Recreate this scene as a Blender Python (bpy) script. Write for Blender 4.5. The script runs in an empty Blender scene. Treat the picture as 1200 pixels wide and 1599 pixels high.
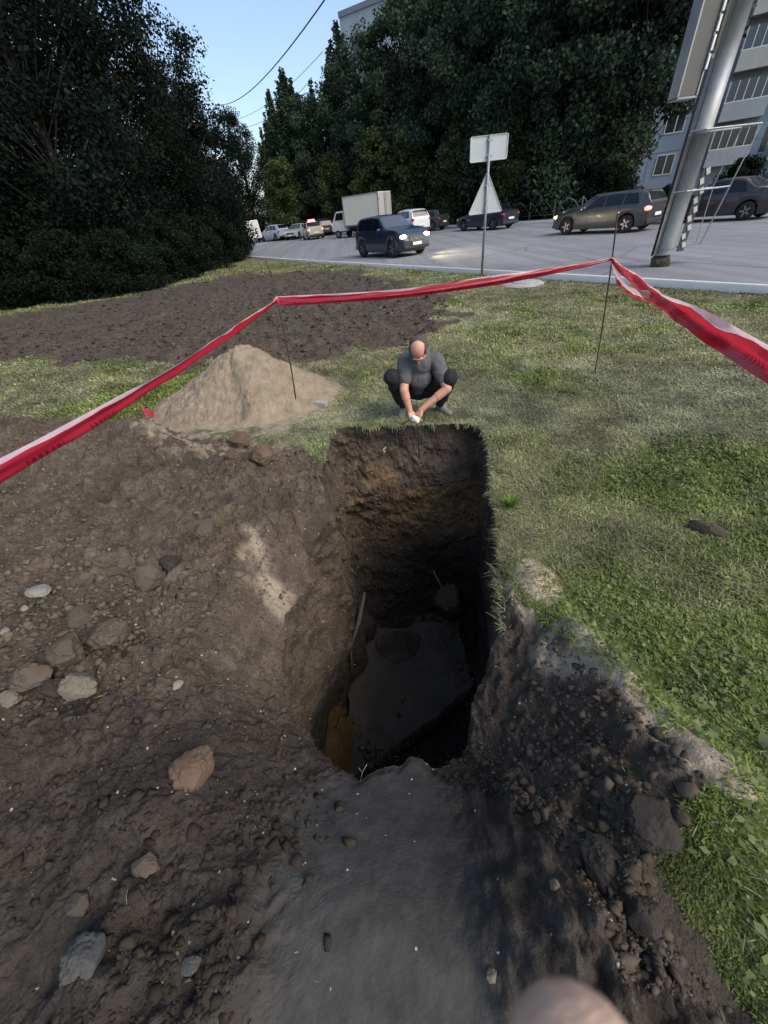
import bpy, bmesh, math, random
import numpy as np
from mathutils import Vector, Matrix
rad = math.radians
S = bpy.context.scene
C = S.collection
rng = np.random.default_rng(7)
random.seed(7)

# ------------------------------------------------------------------ camera, sky, sun, exposure
EYE = 1.8; FPX = 580.0; PITCH = rad(38.7); ROLL = rad(-6.9)
cd = bpy.data.cameras.new('camera'); cam = bpy.data.objects.new('camera', cd); C.objects.link(cam)
CM = Matrix.Rotation(math.pi/2-PITCH, 3, 'X') @ Matrix.Rotation(ROLL, 3, 'Z')
cam.matrix_world = Matrix.Translation((0, 0, EYE)) @ CM.to_4x4()
cd.sensor_fit = 'VERTICAL'; cd.sensor_height = 36; cd.lens = FPX/1599*36
cd.clip_start = 0.01; cd.clip_end = 1500
cd.dof.use_dof = True; cd.dof.focus_distance = 4.0; cd.dof.aperture_fstop = 9.0
S.camera = cam
SUN_EL = 46; SUN_AZ = 128            # azimuth clockwise from +Y (the view direction)
w = bpy.data.worlds.new('World'); S.world = w; w.use_nodes = True
nt = w.node_tree; nt.nodes.clear()
sk = nt.nodes.new('ShaderNodeTexSky'); sk.sky_type = 'NISHITA'; sk.sun_disc = False
sk.sun_elevation = rad(SUN_EL); sk.sun_rotation = rad(SUN_AZ); sk.air_density = 1.0; sk.dust_density = 2.6; sk.ozone_density = 1.0
bg = nt.nodes.new('ShaderNodeBackground'); bg.inputs[1].default_value = 0.125
wo = nt.nodes.new('ShaderNodeOutputWorld')
nt.links.new(sk.outputs[0], bg.inputs[0]); nt.links.new(bg.outputs[0], wo.inputs[0])
sl = bpy.data.lights.new('sun', 'SUN'); sl.energy = 1.05; sl.angle = rad(40); sl.color = (1.0, 0.93, 0.82)
so = bpy.data.objects.new('sun', sl); C.objects.link(so)
sd = Vector((math.sin(rad(SUN_AZ))*math.cos(rad(SUN_EL)), math.cos(rad(SUN_AZ))*math.cos(rad(SUN_EL)), math.sin(rad(SUN_EL))))
so.rotation_euler = sd.to_track_quat('Z', 'Y').to_euler(); so.location = sd*30
S.view_settings.view_transform = 'Standard'; S.view_settings.look = 'None'
S.view_settings.exposure = 1.03; S.view_settings.gamma = 1.0

# ------------------------------------------------------------------ helpers
def ray(px, py):
    return CM @ Vector(((px-600)/FPX, (799.5-py)/FPX, -1.0))
def at(px, py, d):                    # point at camera depth d
    return Vector((0, 0, EYE)) + ray(px, py)*d
def gz(px, py, z=0.0):                # point on the plane z
    r = ray(px, py); return Vector((0, 0, EYE)) + r*((z-EYE)/r.z)

def _h(ix, iy, iz, seed):
    n = (ix.astype(np.int64)*374761393 + iy.astype(np.int64)*668265263 + iz.astype(np.int64)*2147483647 + seed*1013904223) & 0xffffffff
    n = ((n ^ (n >> 13))*1274126177) & 0xffffffff
    n = (n ^ (n >> 16)) & 0xffffffff
    return n/4294967295.0*2-1
def vnoise(x, y, z=0.0, seed=0):
    x = np.asarray(x, float); y = np.asarray(y, float); z = np.zeros_like(x)+z
    xi = np.floor(x); yi = np.floor(y); zi = np.floor(z)
    fx = x-xi; fy = y-yi; fz = z-zi
    u = fx*fx*fx*(fx*(fx*6-15)+10); v = fy*fy*fy*(fy*(fy*6-15)+10); ww = fz*fz*(3-2*fz)
    xi = xi.astype(np.int64); yi = yi.astype(np.int64); zi = zi.astype(np.int64)
    def L(a, b, t): return a+(b-a)*t
    r = []
    for dz in (0, 1):
        a = L(_h(xi, yi, zi+dz, seed), _h(xi+1, yi, zi+dz, seed), u)
        b = L(_h(xi, yi+1, zi+dz, seed), _h(xi+1, yi+1, zi+dz, seed), u)
        r.append(L(a, b, v))
    return L(r[0], r[1], ww)
def fbm(x, y, z=0.0, o=4, seed=0, g=0.5, l=2.03):
    s = 0; a = 1.0; t = 0; f = 1.0
    for i in range(o):
        s = s + a*vnoise(np.asarray(x)*f+17.3*i, np.asarray(y)*f-9.1*i, np.asarray(z)*f, seed+i); t += a; a *= g; f *= l
    return s/t*1.6
def sstep(a, b, x):
    t = np.clip((np.asarray(x, float)-a)/(b-a), 0, 1); return t*t*(3-2*t)
def worley(x, y, z=0.0, seed=0):      # distance to the nearest jittered point, 2D cells (z shifts the seed plane)
    x = np.asarray(x, float); y = np.asarray(y, float)
    xi = np.floor(x).astype(np.int64); yi = np.floor(y).astype(np.int64); zz = np.zeros_like(xi)
    d = np.full(x.shape, 9.0)
    for i in (-1, 0, 1):
        for j in (-1, 0, 1):
            cx = xi+i+0.5+0.45*_h(xi+i, yi+j, zz, seed); cy = yi+j+0.5+0.45*_h(xi+i, yi+j, zz+1, seed)
            d = np.minimum(d, np.hypot(x-cx, y-cy))
    return d
def poly_sd(x, y, poly):              # signed distance, negative inside
    P = np.array(poly, float); d = np.full(np.shape(x), 1e9); ins = np.zeros(np.shape(x), bool)
    n = len(P)
    for i in range(n):
        ax, ay = P[i]; bx, by = P[(i+1) % n]
        ex, ey = bx-ax, by-ay; t = np.clip(((x-ax)*ex+(y-ay)*ey)/(ex*ex+ey*ey), 0, 1)
        d = np.minimum(d, np.hypot(x-ax-t*ex, y-ay-t*ey))
        c = ((ay > y) != (by > y)) & (x < (bx-ax)*(y-ay)/(by-ay+1e-12)+ax)
        ins ^= c
    return np.where(ins, -d, d)
def seg_d(x, y, a, b):
    ex, ey = b[0]-a[0], b[1]-a[1]; t = np.clip(((x-a[0])*ex+(y-a[1])*ey)/(ex*ex+ey*ey), 0, 1)
    return np.hypot(x-a[0]-t*ex, y-a[1]-t*ey)

def mesh_np(name, V, F, mat, parent=None, smooth=True, col=None, cname='Col', extra=None, midx=None):
    """V (n,3), F (m,3|4) -> ONE mesh object"""
    V = np.asarray(V, np.float32); F = np.asarray(F, np.int32)
    me = bpy.data.meshes.new(name); k = F.shape[1]
    me.vertices.add(len(V)); me.vertices.foreach_set('co', V.ravel())
    me.loops.add(F.size); me.loops.foreach_set('vertex_index', F.ravel())
    me.polygons.add(len(F)); me.polygons.foreach_set('loop_start', np.arange(0, F.size, k, dtype=np.int32))
    if smooth: me.polygons.foreach_set('use_smooth', np.ones(len(F), bool))
    me.update(calc_edges=True); me.validate()
    if col is not None:
        c = np.ones((len(V), 4), np.float32); c[:, :col.shape[1]] = col
        a = me.color_attributes.new(cname, 'FLOAT_COLOR', 'POINT'); a.data.foreach_set('color', c.ravel())
    for m in (mat if isinstance(mat, (list, tuple)) else [mat]): me.materials.append(m)
    if midx is not None: me.polygons.foreach_set('material_index', np.asarray(midx, np.int32))
    o = bpy.data.objects.new(name, me); C.objects.link(o)
    if parent: o.parent = parent
    return o
def tag(o, label=None, cat=None, group=None, kind=None):
    if label: o['label'] = label
    if cat: o['category'] = cat
    if group: o['group'] = group
    if kind: o['kind'] = kind
    return o
def empty(name, loc=(0, 0, 0), rz=0.0):
    o = bpy.data.objects.new(name, None); C.objects.link(o); o.location = loc; o.rotation_euler = (0, 0, rz); o.empty_display_size = 0.2
    return o

class MB:
    """collects simple shapes, links them as ONE mesh object"""
    def __init__(s): s.v = []; s.f = []; s.m = []
    def add(s, vs, fs, m=0):
        b = len(s.v); s.v += [tuple(v) for v in vs]; s.f += [tuple(i+b for i in f) for f in fs]; s.m += [m]*len(fs)
    def box(s, c, d, R=None, m=0, taper=1.0):
        x, y, z = d[0]/2, d[1]/2, d[2]/2
        vs = [Vector((sx*x*(taper if sz > 0 else 1), sy*y*(taper if sz > 0 else 1), sz*z)) for sz in (-1, 1) for sy in (-1, 1) for sx in (-1, 1)]
        if R is not None: vs = [R @ v for v in vs]
        vs = [v+Vector(c) for v in vs]
        s.add(vs, [(0, 2, 3, 1), (4, 5, 7, 6), (0, 1, 5, 4), (1, 3, 7, 5), (3, 2, 6, 7), (2, 0, 4, 6)], m)
    def tube(s, pts, rs, n=10, m=0, cap=True):
        pts = [Vector(p) for p in pts]; 
        if not hasattr(rs, '__len__'): rs = [rs]*len(pts)
        up = None; rings = []
        for i, p in enumerate(pts):
            t = (pts[min(i+1, len(pts)-1)]-pts[max(i-1, 0)]).normalized()
            if up is None: up = t.orthogonal().normalized()
            up = (up-t*up.dot(t)).normalized(); b = t.cross(up)
            rings.append([p+(up*math.cos(2*math.pi*k/n)+b*math.sin(2*math.pi*k/n))*rs[i] for k in range(n)])
        vs = [v for r in rings for v in r]; fs = []
        for i in range(len(pts)-1):
            for k in range(n):
                fs.append((i*n+k, i*n+(k+1) % n, (i+1)*n+(k+1) % n, (i+1)*n+k))
        if cap: fs.append(tuple(reversed(range(n)))); fs.append(tuple((len(pts)-1)*n+k for k in range(n)))
        s.add(vs, fs, m)
    def ball(s, c, r, nu=12, nv=8, R=None, m=0):
        if not hasattr(r, '__len__'): r = (r, r, r)
        vs = []; fs = []
        for j in range(nv+1):
            a = math.pi*j/nv
            for i in range(nu):
                b = 2*math.pi*i/nu
                v = Vector((r[0]*math.sin(a)*math.cos(b), r[1]*math.sin(a)*math.sin(b), r[2]*math.cos(a)))
                if R is not None: v = R @ v
                vs.append(v+Vector(c))
        for j in range(nv):
            for i in range(nu):
                fs.append((j*nu+i, (j+1)*nu+i, (j+1)*nu+(i+1) % nu, j*nu+(i+1) % nu))
        s.add(vs, fs, m)
    def lathe(s, prof, c=(0, 0, 0), axis='y', n=20, m=0):
        vs = []; fs = []
        for (r, h) in prof:
            for k in range(n):
                a = 2*math.pi*k/n
                if axis == 'y': vs.append((c[0]+r*math.cos(a), c[1]+h, c[2]+r*math.sin(a)))
                else: vs.append((c[0]+r*math.cos(a), c[1]+r*math.sin(a), c[2]+h))
        for j in range(len(prof)-1):
            for k in range(n): fs.append((j*n+k, j*n+(k+1) % n, (j+1)*n+(k+1) % n, (j+1)*n+k))
        s.add(vs, fs, m)
    def build(s, name, mat, parent=None, smooth=False, bevel=0.0):
        me = bpy.data.meshes.new(name); me.from_pydata(s.v, [], s.f)
        for m in (mat if isinstance(mat, (list, tuple)) else [mat]): me.materials.append(m)
        for p, m in zip(me.polygons, s.m): p.material_index = m; p.use_smooth = smooth
        bm = bmesh.new(); bm.from_mesh(me); bmesh.ops.remove_doubles(bm, verts=bm.verts, dist=1e-5)
        bmesh.ops.recalc_face_normals(bm, faces=bm.faces); bm.to_mesh(me); bm.free()
        o = bpy.data.objects.new(name, me); C.objects.link(o)
        if parent: o.parent = parent
        if bevel > 0:
            b = o.modifiers.new('bevel', 'BEVEL'); b.width = bevel; b.segments = 2; b.limit_method = 'ANGLE'; b.angle_limit = rad(40)
        return o
def bake(o):                          # apply an object's modifiers without operators
    dg = bpy.context.evaluated_depsgraph_get(); dg.update()
    me = bpy.data.meshes.new_from_object(o.evaluated_get(dg)); old = o.data
    o.modifiers.clear(); o.data = me; me.name = o.name
    bpy.data.meshes.remove(old)
    return o

# ------------------------------------------------------------------ materials
class NT:
    def __init__(s, name, rough=0.8, spec=0.3, metal=0.0):
        s.m = bpy.data.materials.new(name); s.m.use_nodes = True; s.t = s.m.node_tree; s.b = s.t.nodes['Principled BSDF']
        s.b.inputs['Roughness'].default_value = rough; s.b.inputs['Specular IOR Level'].default_value = spec; s.b.inputs['Metallic'].default_value = metal
    def n(s, t, **k):
        n = s.t.nodes.new(t)
        for a, v in k.items():
            if a in n.inputs.keys() if hasattr(n.inputs, 'keys') else False: n.inputs[a].default_value = v
            else: setattr(n, a, v)
        return n
    def l(s, a, b): s.t.links.new(a, b)
    def coord(s, obj=False):
        return (s.n('ShaderNodeTexCoord').outputs['Object'] if obj else s.n('ShaderNodeNewGeometry').outputs['Position'])
    def noise(s, scale, detail=4, rough=0.55, co=None, dist=0.0):
        n = s.n('ShaderNodeTexNoise'); n.inputs['Scale'].default_value = scale; n.inputs['Detail'].default_value = detail
        n.inputs['Roughness'].default_value = rough; n.inputs['Distortion'].default_value = dist
        s.l(co if co is not None else s.coord(), n.inputs['Vector']); return n.outputs['Fac']
    def ramp(s, f, stops):
        r = s.n('ShaderNodeValToRGB'); e = r.color_ramp.elements
        while len(e) < len(stops): e.new(0.5)
        for i, (p, c) in enumerate(stops):
            e[i].position = p; e[i].color = (c[0], c[1], c[2], 1) if hasattr(c, '__len__') else (c, c, c, 1)
        s.l(f, r.inputs[0]); return r.outputs[0]
    def mix(s, f, a, b, mode='MIX'):
        x = s.n('ShaderNodeMix'); x.data_type = 'RGBA'; x.blend_type = mode; x.clamp_factor = True
        for so, v in ((x.inputs[0], f), (x.inputs[6], a), (x.inputs[7], b)):
            if isinstance(v, (int, float)): so.default_value = v
            elif isinstance(v, tuple): so.default_value = (v[0], v[1], v[2], 1)
            else: s.l(v, so)
        return x.outputs[2]
    def math(s, op, a, b=0.0):
        x = s.n('ShaderNodeMath'); x.operation = op
        for so, v in ((x.inputs[0], a), (x.inputs[1], b)):
            if isinstance(v, (int, float)): so.default_value = v
            else: s.l(v, so)
        return x.outputs[0]
    def bump(s, h, strength=0.5, dist=0.02):
        b = s.n('ShaderNodeBump'); b.inputs['Strength'].default_value = strength; b.inputs['Distance'].default_value = dist
        s.l(h, b.inputs['Height']); s.l(b.outputs[0], s.b.inputs['Normal']); return b
    def color(s, c):
        if isinstance(c, tuple): s.b.inputs['Base Color'].default_value = (c[0], c[1], c[2], 1)
        else: s.l(c, s.b.inputs['Base Color'])
def simple(name, c, rough=0.6, metal=0.0, spec=0.4, var=0.25, scale=8.0, bump=0.0, obj=True, coat=0.0):
    t = NT(name, rough, spec, metal); co = t.coord(obj)
    f = t.noise(scale, 5, 0.6, co)
    t.color(t.mix(f, tuple(x*(1-var) for x in c), tuple(min(1, x*(1+var)) for x in c)))
    if bump: t.bump(t.noise(scale*4, 4, 0.6, co), bump, 0.01)
    if coat: t.b.inputs['Coat Weight'].default_value = coat
    return t.m
def emis(name, c, s):
    t = NT(name, 0.3); t.color((0.6, 0.6, 0.6)); t.b.inputs['Emission Color'].default_value = (c[0], c[1], c[2], 1); t.b.inputs['Emission Strength'].default_value = s
    return t.m

def m_ground():                       # Col.r soil, .g sand, .b clay tone and painted near shade, Col2.r ochre
    t = NT('ground_earth', 0.95, 0.15); co = t.coord()
    at_ = t.n('ShaderNodeAttribute', attribute_name='Col'); sp = t.n('ShaderNodeSeparateColor'); t.l(at_.outputs['Color'], sp.inputs[0])
    at2 = t.n('ShaderNodeAttribute', attribute_name='Col2'); sp2 = t.n('ShaderNodeSeparateColor'); t.l(at2.outputs['Color'], sp2.inputs[0])
    big = t.noise(1.3, 5, 0.6, co); mid = t.noise(9, 6, 0.65, co); fine = t.noise(55, 5, 0.7, co)
    turf = t.ramp(mid, [(0.3, (0.055, 0.060, 0.032)), (0.5, (0.13, 0.13, 0.075)), (0.7, (0.22, 0.21, 0.13))])
    soil = t.ramp(mid, [(0.25, (0.052, 0.040, 0.029)), (0.5, (0.118, 0.093, 0.070)), (0.75, (0.215, 0.178, 0.138))])
    soil = t.mix(t.ramp(big, [(0.35, 0.0), (0.65, 0.75)]), soil, (0.105, 0.078, 0.056))
    soil = t.mix(t.ramp(t.noise(2.6, 5, 0.65, co), [(0.50, 0.0), (0.68, 0.8)]), soil, (0.045, 0.037, 0.031))
    soil = t.mix(t.ramp(fine, [(0.3, 0.6), (0.55, 0.0)]), soil, (0.02, 0.016, 0.013))
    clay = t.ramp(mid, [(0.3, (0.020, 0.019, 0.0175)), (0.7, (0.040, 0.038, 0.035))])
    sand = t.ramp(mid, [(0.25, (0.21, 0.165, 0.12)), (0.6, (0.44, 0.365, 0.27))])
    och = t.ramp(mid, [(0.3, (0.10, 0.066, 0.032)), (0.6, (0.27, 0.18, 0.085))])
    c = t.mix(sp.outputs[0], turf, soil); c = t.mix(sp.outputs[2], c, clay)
    c = t.mix(t.math('MULTIPLY', sp.outputs[1], t.ramp(fine, [(0.3, 0.6), (0.5, 1.0)])), c, sand)
    c = t.mix(t.math('MULTIPLY', sp2.outputs[1], .85), c, t.ramp(mid, [(0.3, (0.042, 0.040, 0.037)), (0.7, (0.072, 0.069, 0.064))]))
    c = t.mix(sp2.outputs[0], c, och)
    # pale lime and shell specks in the dug soil
    vo = t.n('ShaderNodeTexVoronoi'); vo.inputs['Scale'].default_value = 22; t.l(co, vo.inputs['Vector'])
    sel = t.math('GREATER_THAN', t.noise(14, 2, 0.5, co), 0.60)
    spk = t.math('MULTIPLY', t.math('LESS_THAN', vo.outputs['Distance'], 0.12), sel)
    spk = t.math('MULTIPLY', spk, sp.outputs[0])
    c = t.mix(spk, c, (0.42, 0.39, 0.33))
    t.color(c)
    gv = t.n('ShaderNodeTexVoronoi'); gv.inputs['Scale'].default_value = 75; t.l(co, gv.inputs['Vector'])
    h = t.math('ADD', t.math('MULTIPLY', mid, 1.0), t.math('SUBTRACT', t.math('MULTIPLY', fine, 0.6), t.math('MULTIPLY', gv.outputs['Distance'], 0.22)))
    bn = t.bump(t.math('ADD', h, t.math('MULTIPLY', t.noise(170, 3, 0.7, co), 0.12)), 0.85, 0.03); t.l(t.math('SUBTRACT', .9, t.math('MULTIPLY', sp2.outputs[1], .62)), bn.inputs['Strength'])
    return t.m
def m_sand():
    t = NT('heap_sand', 0.95, 0.1); co = t.coord(); mid = t.noise(7, 6, 0.65, co); fine = t.noise(60, 5, 0.7, co)
    c = t.ramp(mid, [(0.25, (0.15, 0.118, 0.080)), (0.5, (0.25, 0.20, 0.14)), (0.75, (0.32, 0.265, 0.19))])
    c = t.mix(t.ramp(fine, [(0.3, 0.4), (0.5, 0.0)]), c, (0.16, 0.125, 0.085))
    t.color(c); t.bump(t.math('ADD', mid, t.math('MULTIPLY', fine, 0.5)), 0.5, 0.03); return t.m
def m_attr(name, rough=0.7, spec=0.2, trans=0.0):
    t = NT(name, rough, spec); a = t.n('ShaderNodeAttribute', attribute_name='Col'); t.color(a.outputs['Color'])
    if trans:
        tr = t.n('ShaderNodeBsdfTranslucent'); t.l(a.outputs['Color'], tr.inputs[0]); mx = t.n('ShaderNodeMixShader'); mx.inputs[0].default_value = trans
        t.l(t.b.outputs[0], mx.inputs[1]); t.l(tr.outputs[0], mx.inputs[2]); t.l(mx.outputs[0], t.t.nodes['Material Output'].inputs[0])
    return t.m
def m_road():
    t = NT('road_asphalt', 0.75, 0.35); co = t.coord(); b = t.noise(0.35, 4, 0.6, co); f = t.noise(40, 3, 0.7, co); m_ = t.noise(3, 5, 0.7, co)
    mp = t.n('ShaderNodeMapping'); mp.inputs['Rotation'].default_value = (0, 0, rad(-28.6)); mp.inputs['Scale'].default_value = (1.6, .05, 1); t.l(co, mp.inputs['Vector']); tm = t.noise(1.0, 3, .6, mp.outputs[0])
    c = t.ramp(b, [(0.3, (0.19, 0.20, 0.215)), (0.7, (0.25, 0.26, 0.275))]); c = t.mix(t.ramp(tm, [(.42, .45), (.56, 0)]), c, (.13, .135, .145))
    cr = t.n('ShaderNodeTexVoronoi', feature='DISTANCE_TO_EDGE'); cr.inputs['Scale'].default_value = .35; t.l(t.mix(.25, co, t.n('ShaderNodeTexNoise').outputs['Color']), cr.inputs['Vector']); c = t.mix(t.ramp(cr.outputs['Distance'], [(0.0, .7), (.012, 0)]), c, (.06, .06, .06)); c = t.mix(t.ramp(m_, [(0.35, 0.35), (0.55, 0)]), c, (0.15, 0.15, 0.155))
    c = t.mix(t.ramp(f, [(0.3, 0.3), (0.6, 0)]), c, (0.1, 0.1, 0.1)); t.color(c); t.bump(f, 0.2, 0.005); return t.m
M = {}
M['ground'] = m_ground(); M['sand'] = m_sand(); M['road'] = m_road()
M['grass'] = m_attr('grass_blades', 0.6, 0.25, 0.25)
M['leaf'] = m_attr('tree_leaves', 0.8, 0.08, 0.15)
M['bark'] = simple('bark', (0.03, 0.027, 0.024), 0.9, var=0.4, scale=6, bump=0.6)
M['kerb'] = simple('kerb_stone', (0.5, 0.5, 0.48), 0.85, var=0.2, scale=5, bump=0.3, obj=False)
M['paving'] = simple('paving', (0.2, 0.2, 0.2), 0.9, var=0.2, scale=3, obj=False)
M['glass'] = simple('car_glass', (0.006, 0.008, 0.010), 0.10, spec=0.5, var=0.1)
M['windshield'] = simple('windshield_glass', (0.06, 0.07, 0.08), 0.12, spec=1.0, var=0.1)
M['rubber'] = simple('rubber', (0.02, 0.02, 0.02), 0.85, var=0.3)
M['rim'] = simple('wheel_metal', (0.24, 0.235, 0.23), 0.35, metal=0.7, var=0.2)
M['plastic'] = simple('dark_plastic', (0.025, 0.025, 0.027), 0.6)
M['chrome'] = simple('chrome', (0.6, 0.6, 0.6), 0.2, metal=0.9, var=0.1)
M['plate'] = simple('plate_white', (0.7, 0.7, 0.68), 0.5, var=0.1)
M['red_lens'] = simple('red_lens', (0.4, 0.02, 0.02), 0.2, var=0.2)
M['red_lit'] = emis('red_lamp_lit', (1.0, 0.10, 0.06), 2.2)
M['head_lit'] = emis('headlamp_lit', (1.0, 0.86, 0.6), 14)
M['head_soft'] = emis('sidelamp_lit', (1.0, 0.80, 0.25), 1.6)
M['lens'] = simple('clear_lens', (0.5, 0.5, 0.5), 0.15, var=0.1)
M['steel'] = simple('galvanised_steel', (0.27, 0.285, 0.29), 0.55, metal=0.6, var=0.45, scale=3, bump=.15)
M['darksteel'] = simple('rusty_rebar', (0.06, 0.04, 0.035), 0.8, metal=0.3, var=0.4, scale=20)
M['concrete'] = simple('concrete', (0.30, 0.29, 0.27), 0.9, var=0.3, scale=4, bump=0.5)
M['skin'] = simple('skin', (0.52, 0.27, 0.185), 0.5, var=0.15, scale=14, spec=0.4)
M['shirt'] = simple('grey_cotton', (0.085, 0.09, 0.095), 0.9, var=0.25, scale=20, bump=0.2)
M['trousers'] = simple('black_cloth', (0.012, 0.012, 0.014), 0.85, var=0.4, scale=14, bump=0.2)
M['shoe'] = simple('grey_shoe', (0.16, 0.16, 0.145), 0.85, var=0.3, scale=14)
M['hair'] = simple('dark_hair', (0.065, 0.056, 0.050), 0.8, var=0.4, scale=60)
M['white'] = simple('white_plastic', (0.8, 0.8, 0.76), 0.5, var=0.05)
M['black'] = simple('black_paint', (0.02, 0.02, 0.02), 0.6)

# ------------------------------------------------------------------ the ground with the pit
SOIL_FAR = [(-17, 17), (-10, 19.2), (-6, 23.5), (-2.5, 21), (.15, 18.7), (1.3, 14), (2.1, 10), (1.9, 8.8), (.9, 6.6), (-1, 6.75), (-3.2, 7.5), (-8, 9.2), (-17, 11)]
SOIL_NEAR = [(-.40, 2.9), (-.62, 3.25), (-.95, 3.6), (-1.5, 3.75), (-2.75, 4.5), (-5.2, 5.45), (-12, 6.6), (-12, -6), (.5, -6), (.75, -.5), (.82, -.16), (.74, .0), (.72, .12), (.86, .24), (1.07, .36),
             (.98, .5), (.88, .74), (.83, .98), (.74, 1.2), (.66, 1.5), (.5, 1.6), (.2, 2.2), (-.2, 2.9)]
def slope_far(x, y): return np.clip(0.008*(np.asarray(y, float)-28), 0, 0.6)
def gh(x, y, detail=True):            # ground height
    x = np.asarray(x, float); y = np.asarray(y, float)
    z = 0.03*fbm(x*0.35, y*0.35, o=3, seed=3)*sstep(4, 9, np.hypot(x, y)) + slope_far(x, y)
    soilN = sstep(0.06, -0.10, poly_sd(x, y, SOIL_NEAR)+0.06*fbm(x*4, y*4, o=3, seed=11))
    soilF = sstep(0.10, -0.2, poly_sd(x, y, SOIL_FAR)+0.25*fbm(x*1.5, y*1.5, o=4, seed=12))
    d = seg_d(x, y, (-.40, .92), (.16, .78))
    dip = -0.52*sstep(0.80, 0.02, d)
    heapL = 0.30*np.exp(-(((x+2.4)/1.1)**2+((y-1.7)/1.5)**2)) + 0.16*np.exp(-(((x+1.1)/.45)**2+((y-2.6)/.8)**2)) + 0.36*np.exp(-(((x+3.6)/1.3)**2+((y-3.9)/.6)**2)) + .14*np.exp(-(((x+2.3)/.5)**2+((y-3.6)/.35)**2)) \
        + 0.12*np.exp(-(((x+1.0)/.35)**2+((y-.5)/.35)**2))
    dip = np.minimum(dip, 0)-.30*sstep(.42, .0, seg_d(x, y, (-.74, 1.15), (-.60, 1.80)))*(1-sstep(.8, .02, d)*.6)
    berm = 0.18*np.exp(-(seg_d(x, y, (.86, 1.0), (1.08, .34))/.11)**2) + 0.10*np.exp(-(((x-.80)/.13)**2+((y-1.34)/.2)**2)) + 0.15*np.exp(-(((x-.92)/.22)**2+((y-.22)/.2)**2))
    z = z + dip*1.0 + heapL*sstep(0.0, -0.5, poly_sd(x, y, SOIL_NEAR)) + berm
    if detail:
        clay = 1-0.85*smooth_zone(x, y)
        lump = 0.10*np.maximum(0, fbm(x*2.1, y*2.1, o=5, seed=21, g=0.62)) + 0.028*fbm(x*9, y*9, o=3, seed=22, g=0.62)
        rz_ = sstep(.15, .4, x)*sstep(1.6, 1.3, y); lump = lump + rz_*(0.09*np.maximum(0, fbm(x*4.5, y*4.5, o=5, seed=26, g=.65))+.03*np.abs(fbm(x*12, y*12, o=2, seed=28, g=.6)))
        wl = worley(x*7+0.5*vnoise(x*6, y*6, seed=5), y*7, seed=31); cl = np.maximum(0, 0.42-wl)*sstep(-.05, .35, fbm(x*1.1, y*1.1, o=2, seed=33))
        wl2 = worley(x*17, y*17, seed=35); cl2 = np.maximum(0, 0.42-wl2)*sstep(-.3, .3, fbm(x*2.1, y*2.1, o=2, seed=37))
        z = z + soilN*clay*(lump + 0.06*cl + 0.020*cl2*(1+1.2*fbm(x*30, y*30, o=2, seed=39)) + 0.011*np.abs(fbm(x*26, y*26, o=2, seed=24, g=.6)))
        far = 0.09*fbm(x*1.1+0.6*y, y*0.8, o=4, seed=41, g=0.6)+0.03*fbm(x*5, y*5, o=3, seed=42)
        z = z + soilF*far*1.0
        z = z + (1-soilN)*(1-soilF)*0.012*fbm(x*2.5, y*2.5, o=3, seed=51)
    return z
def smooth_zone(x, y):                # the trodden smooth clay below the camera
    return sstep(0.12, -0.12, poly_sd(x, y, [(-.30, .72), (.05, .74), (.16, .5), (.16, .1), (.2, -.4), (-.75, -.6), (-.66, -.1), (-.52, .25), (-.52, .6)])+0.07*fbm(x*4, y*4, o=3, seed=61))
# control points: rim x, y, (z comes from gh) ; floor x, y, z
CT = [((-.51, 3.86), (-.36, 3.22, -2.9)), ((-.1, 3.80), (.0, 3.35, -2.9)), ((.3, 3.71), (.4, 3.34, -2.9)), ((.72, 3.63), (.8, 3.22, -2.9)), ((1.11, 3.51), (1.1, 3.05, -2.9)),
      ((1.06, 3.02), (1.05, 2.7, -2.9)), ((.93, 2.45), (.95, 2.35, -2.9)), ((.81, 1.98), (.84, 1.95, -2.9)), ((.69, 1.52), (.70, 1.5, -2.9)), ((.53, 1.15), (.56, 1.1, -2.9)),
      ((.36, .87), (.42, .8, -2.9)), ((.18, .64), (.22, .55, -2.9)), ((.02, .69), (.0, .5, -2.9)), ((-.16, .70), (-.2, .5, -2.9)), ((-.32, .66), (-.4, .6, -2.9)),
      ((-.54, .82), (-.80, .95, -2.9)), ((-.70, 1.06), (-.92, 1.25, -2.8)), ((-.78, 1.40), (-.84, 1.6, -2.7)), ((-.66, 1.85), (-.74, 2.0, -2.6)), ((-.47, 2.4), (-.50, 2.4, -2.6)), ((-.51, 3.1), (-.44, 2.9, -2.8))]
PC = np.array([.22, 2.1])
def catmull(P, n):
    P = np.array(P, float); m = len(P); seg = np.linalg.norm(np.roll(P, -1, 0)-P, axis=1)[:, None]
    cum = np.concatenate([[0], np.cumsum(np.linalg.norm((np.roll(P, -1, 0)-P)[:, :2], axis=1))]); tt = np.linspace(0, cum[-1], n, endpoint=False)
    out = np.zeros((n, P.shape[1]))
    for i in range(m):
        k = np.where((tt >= cum[i]) & (tt < cum[i+1]))[0]
        t = ((tt[k]-cum[i])/(cum[i+1]-cum[i]))[:, None]
        a, b, c, d = P[(i-1) % m], P[i], P[(i+1) % m], P[(i+2) % m]
        cr = 0.5*((2*b)+(-a+c)*t+(2*a-5*b+4*c-d)*t*t+(-a+3*b-3*c+d)*t**3); li = b+(c-b)*t
        out[k] = 0.6*cr+0.4*li
    return out
NA = 1500
ctl = catmull([list(a)+list(b) for a, b in CT], NA)
rim = ctl[:, :2]; flo = ctl[:, 2:]
ang = np.linspace(0, 2*np.pi, NA, endpoint=False); ca, sa = np.cos(ang)*6, np.sin(ang)*6
dirn = rim-PC; dirn /= np.linalg.norm(dirn, axis=1)[:, None]
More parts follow.
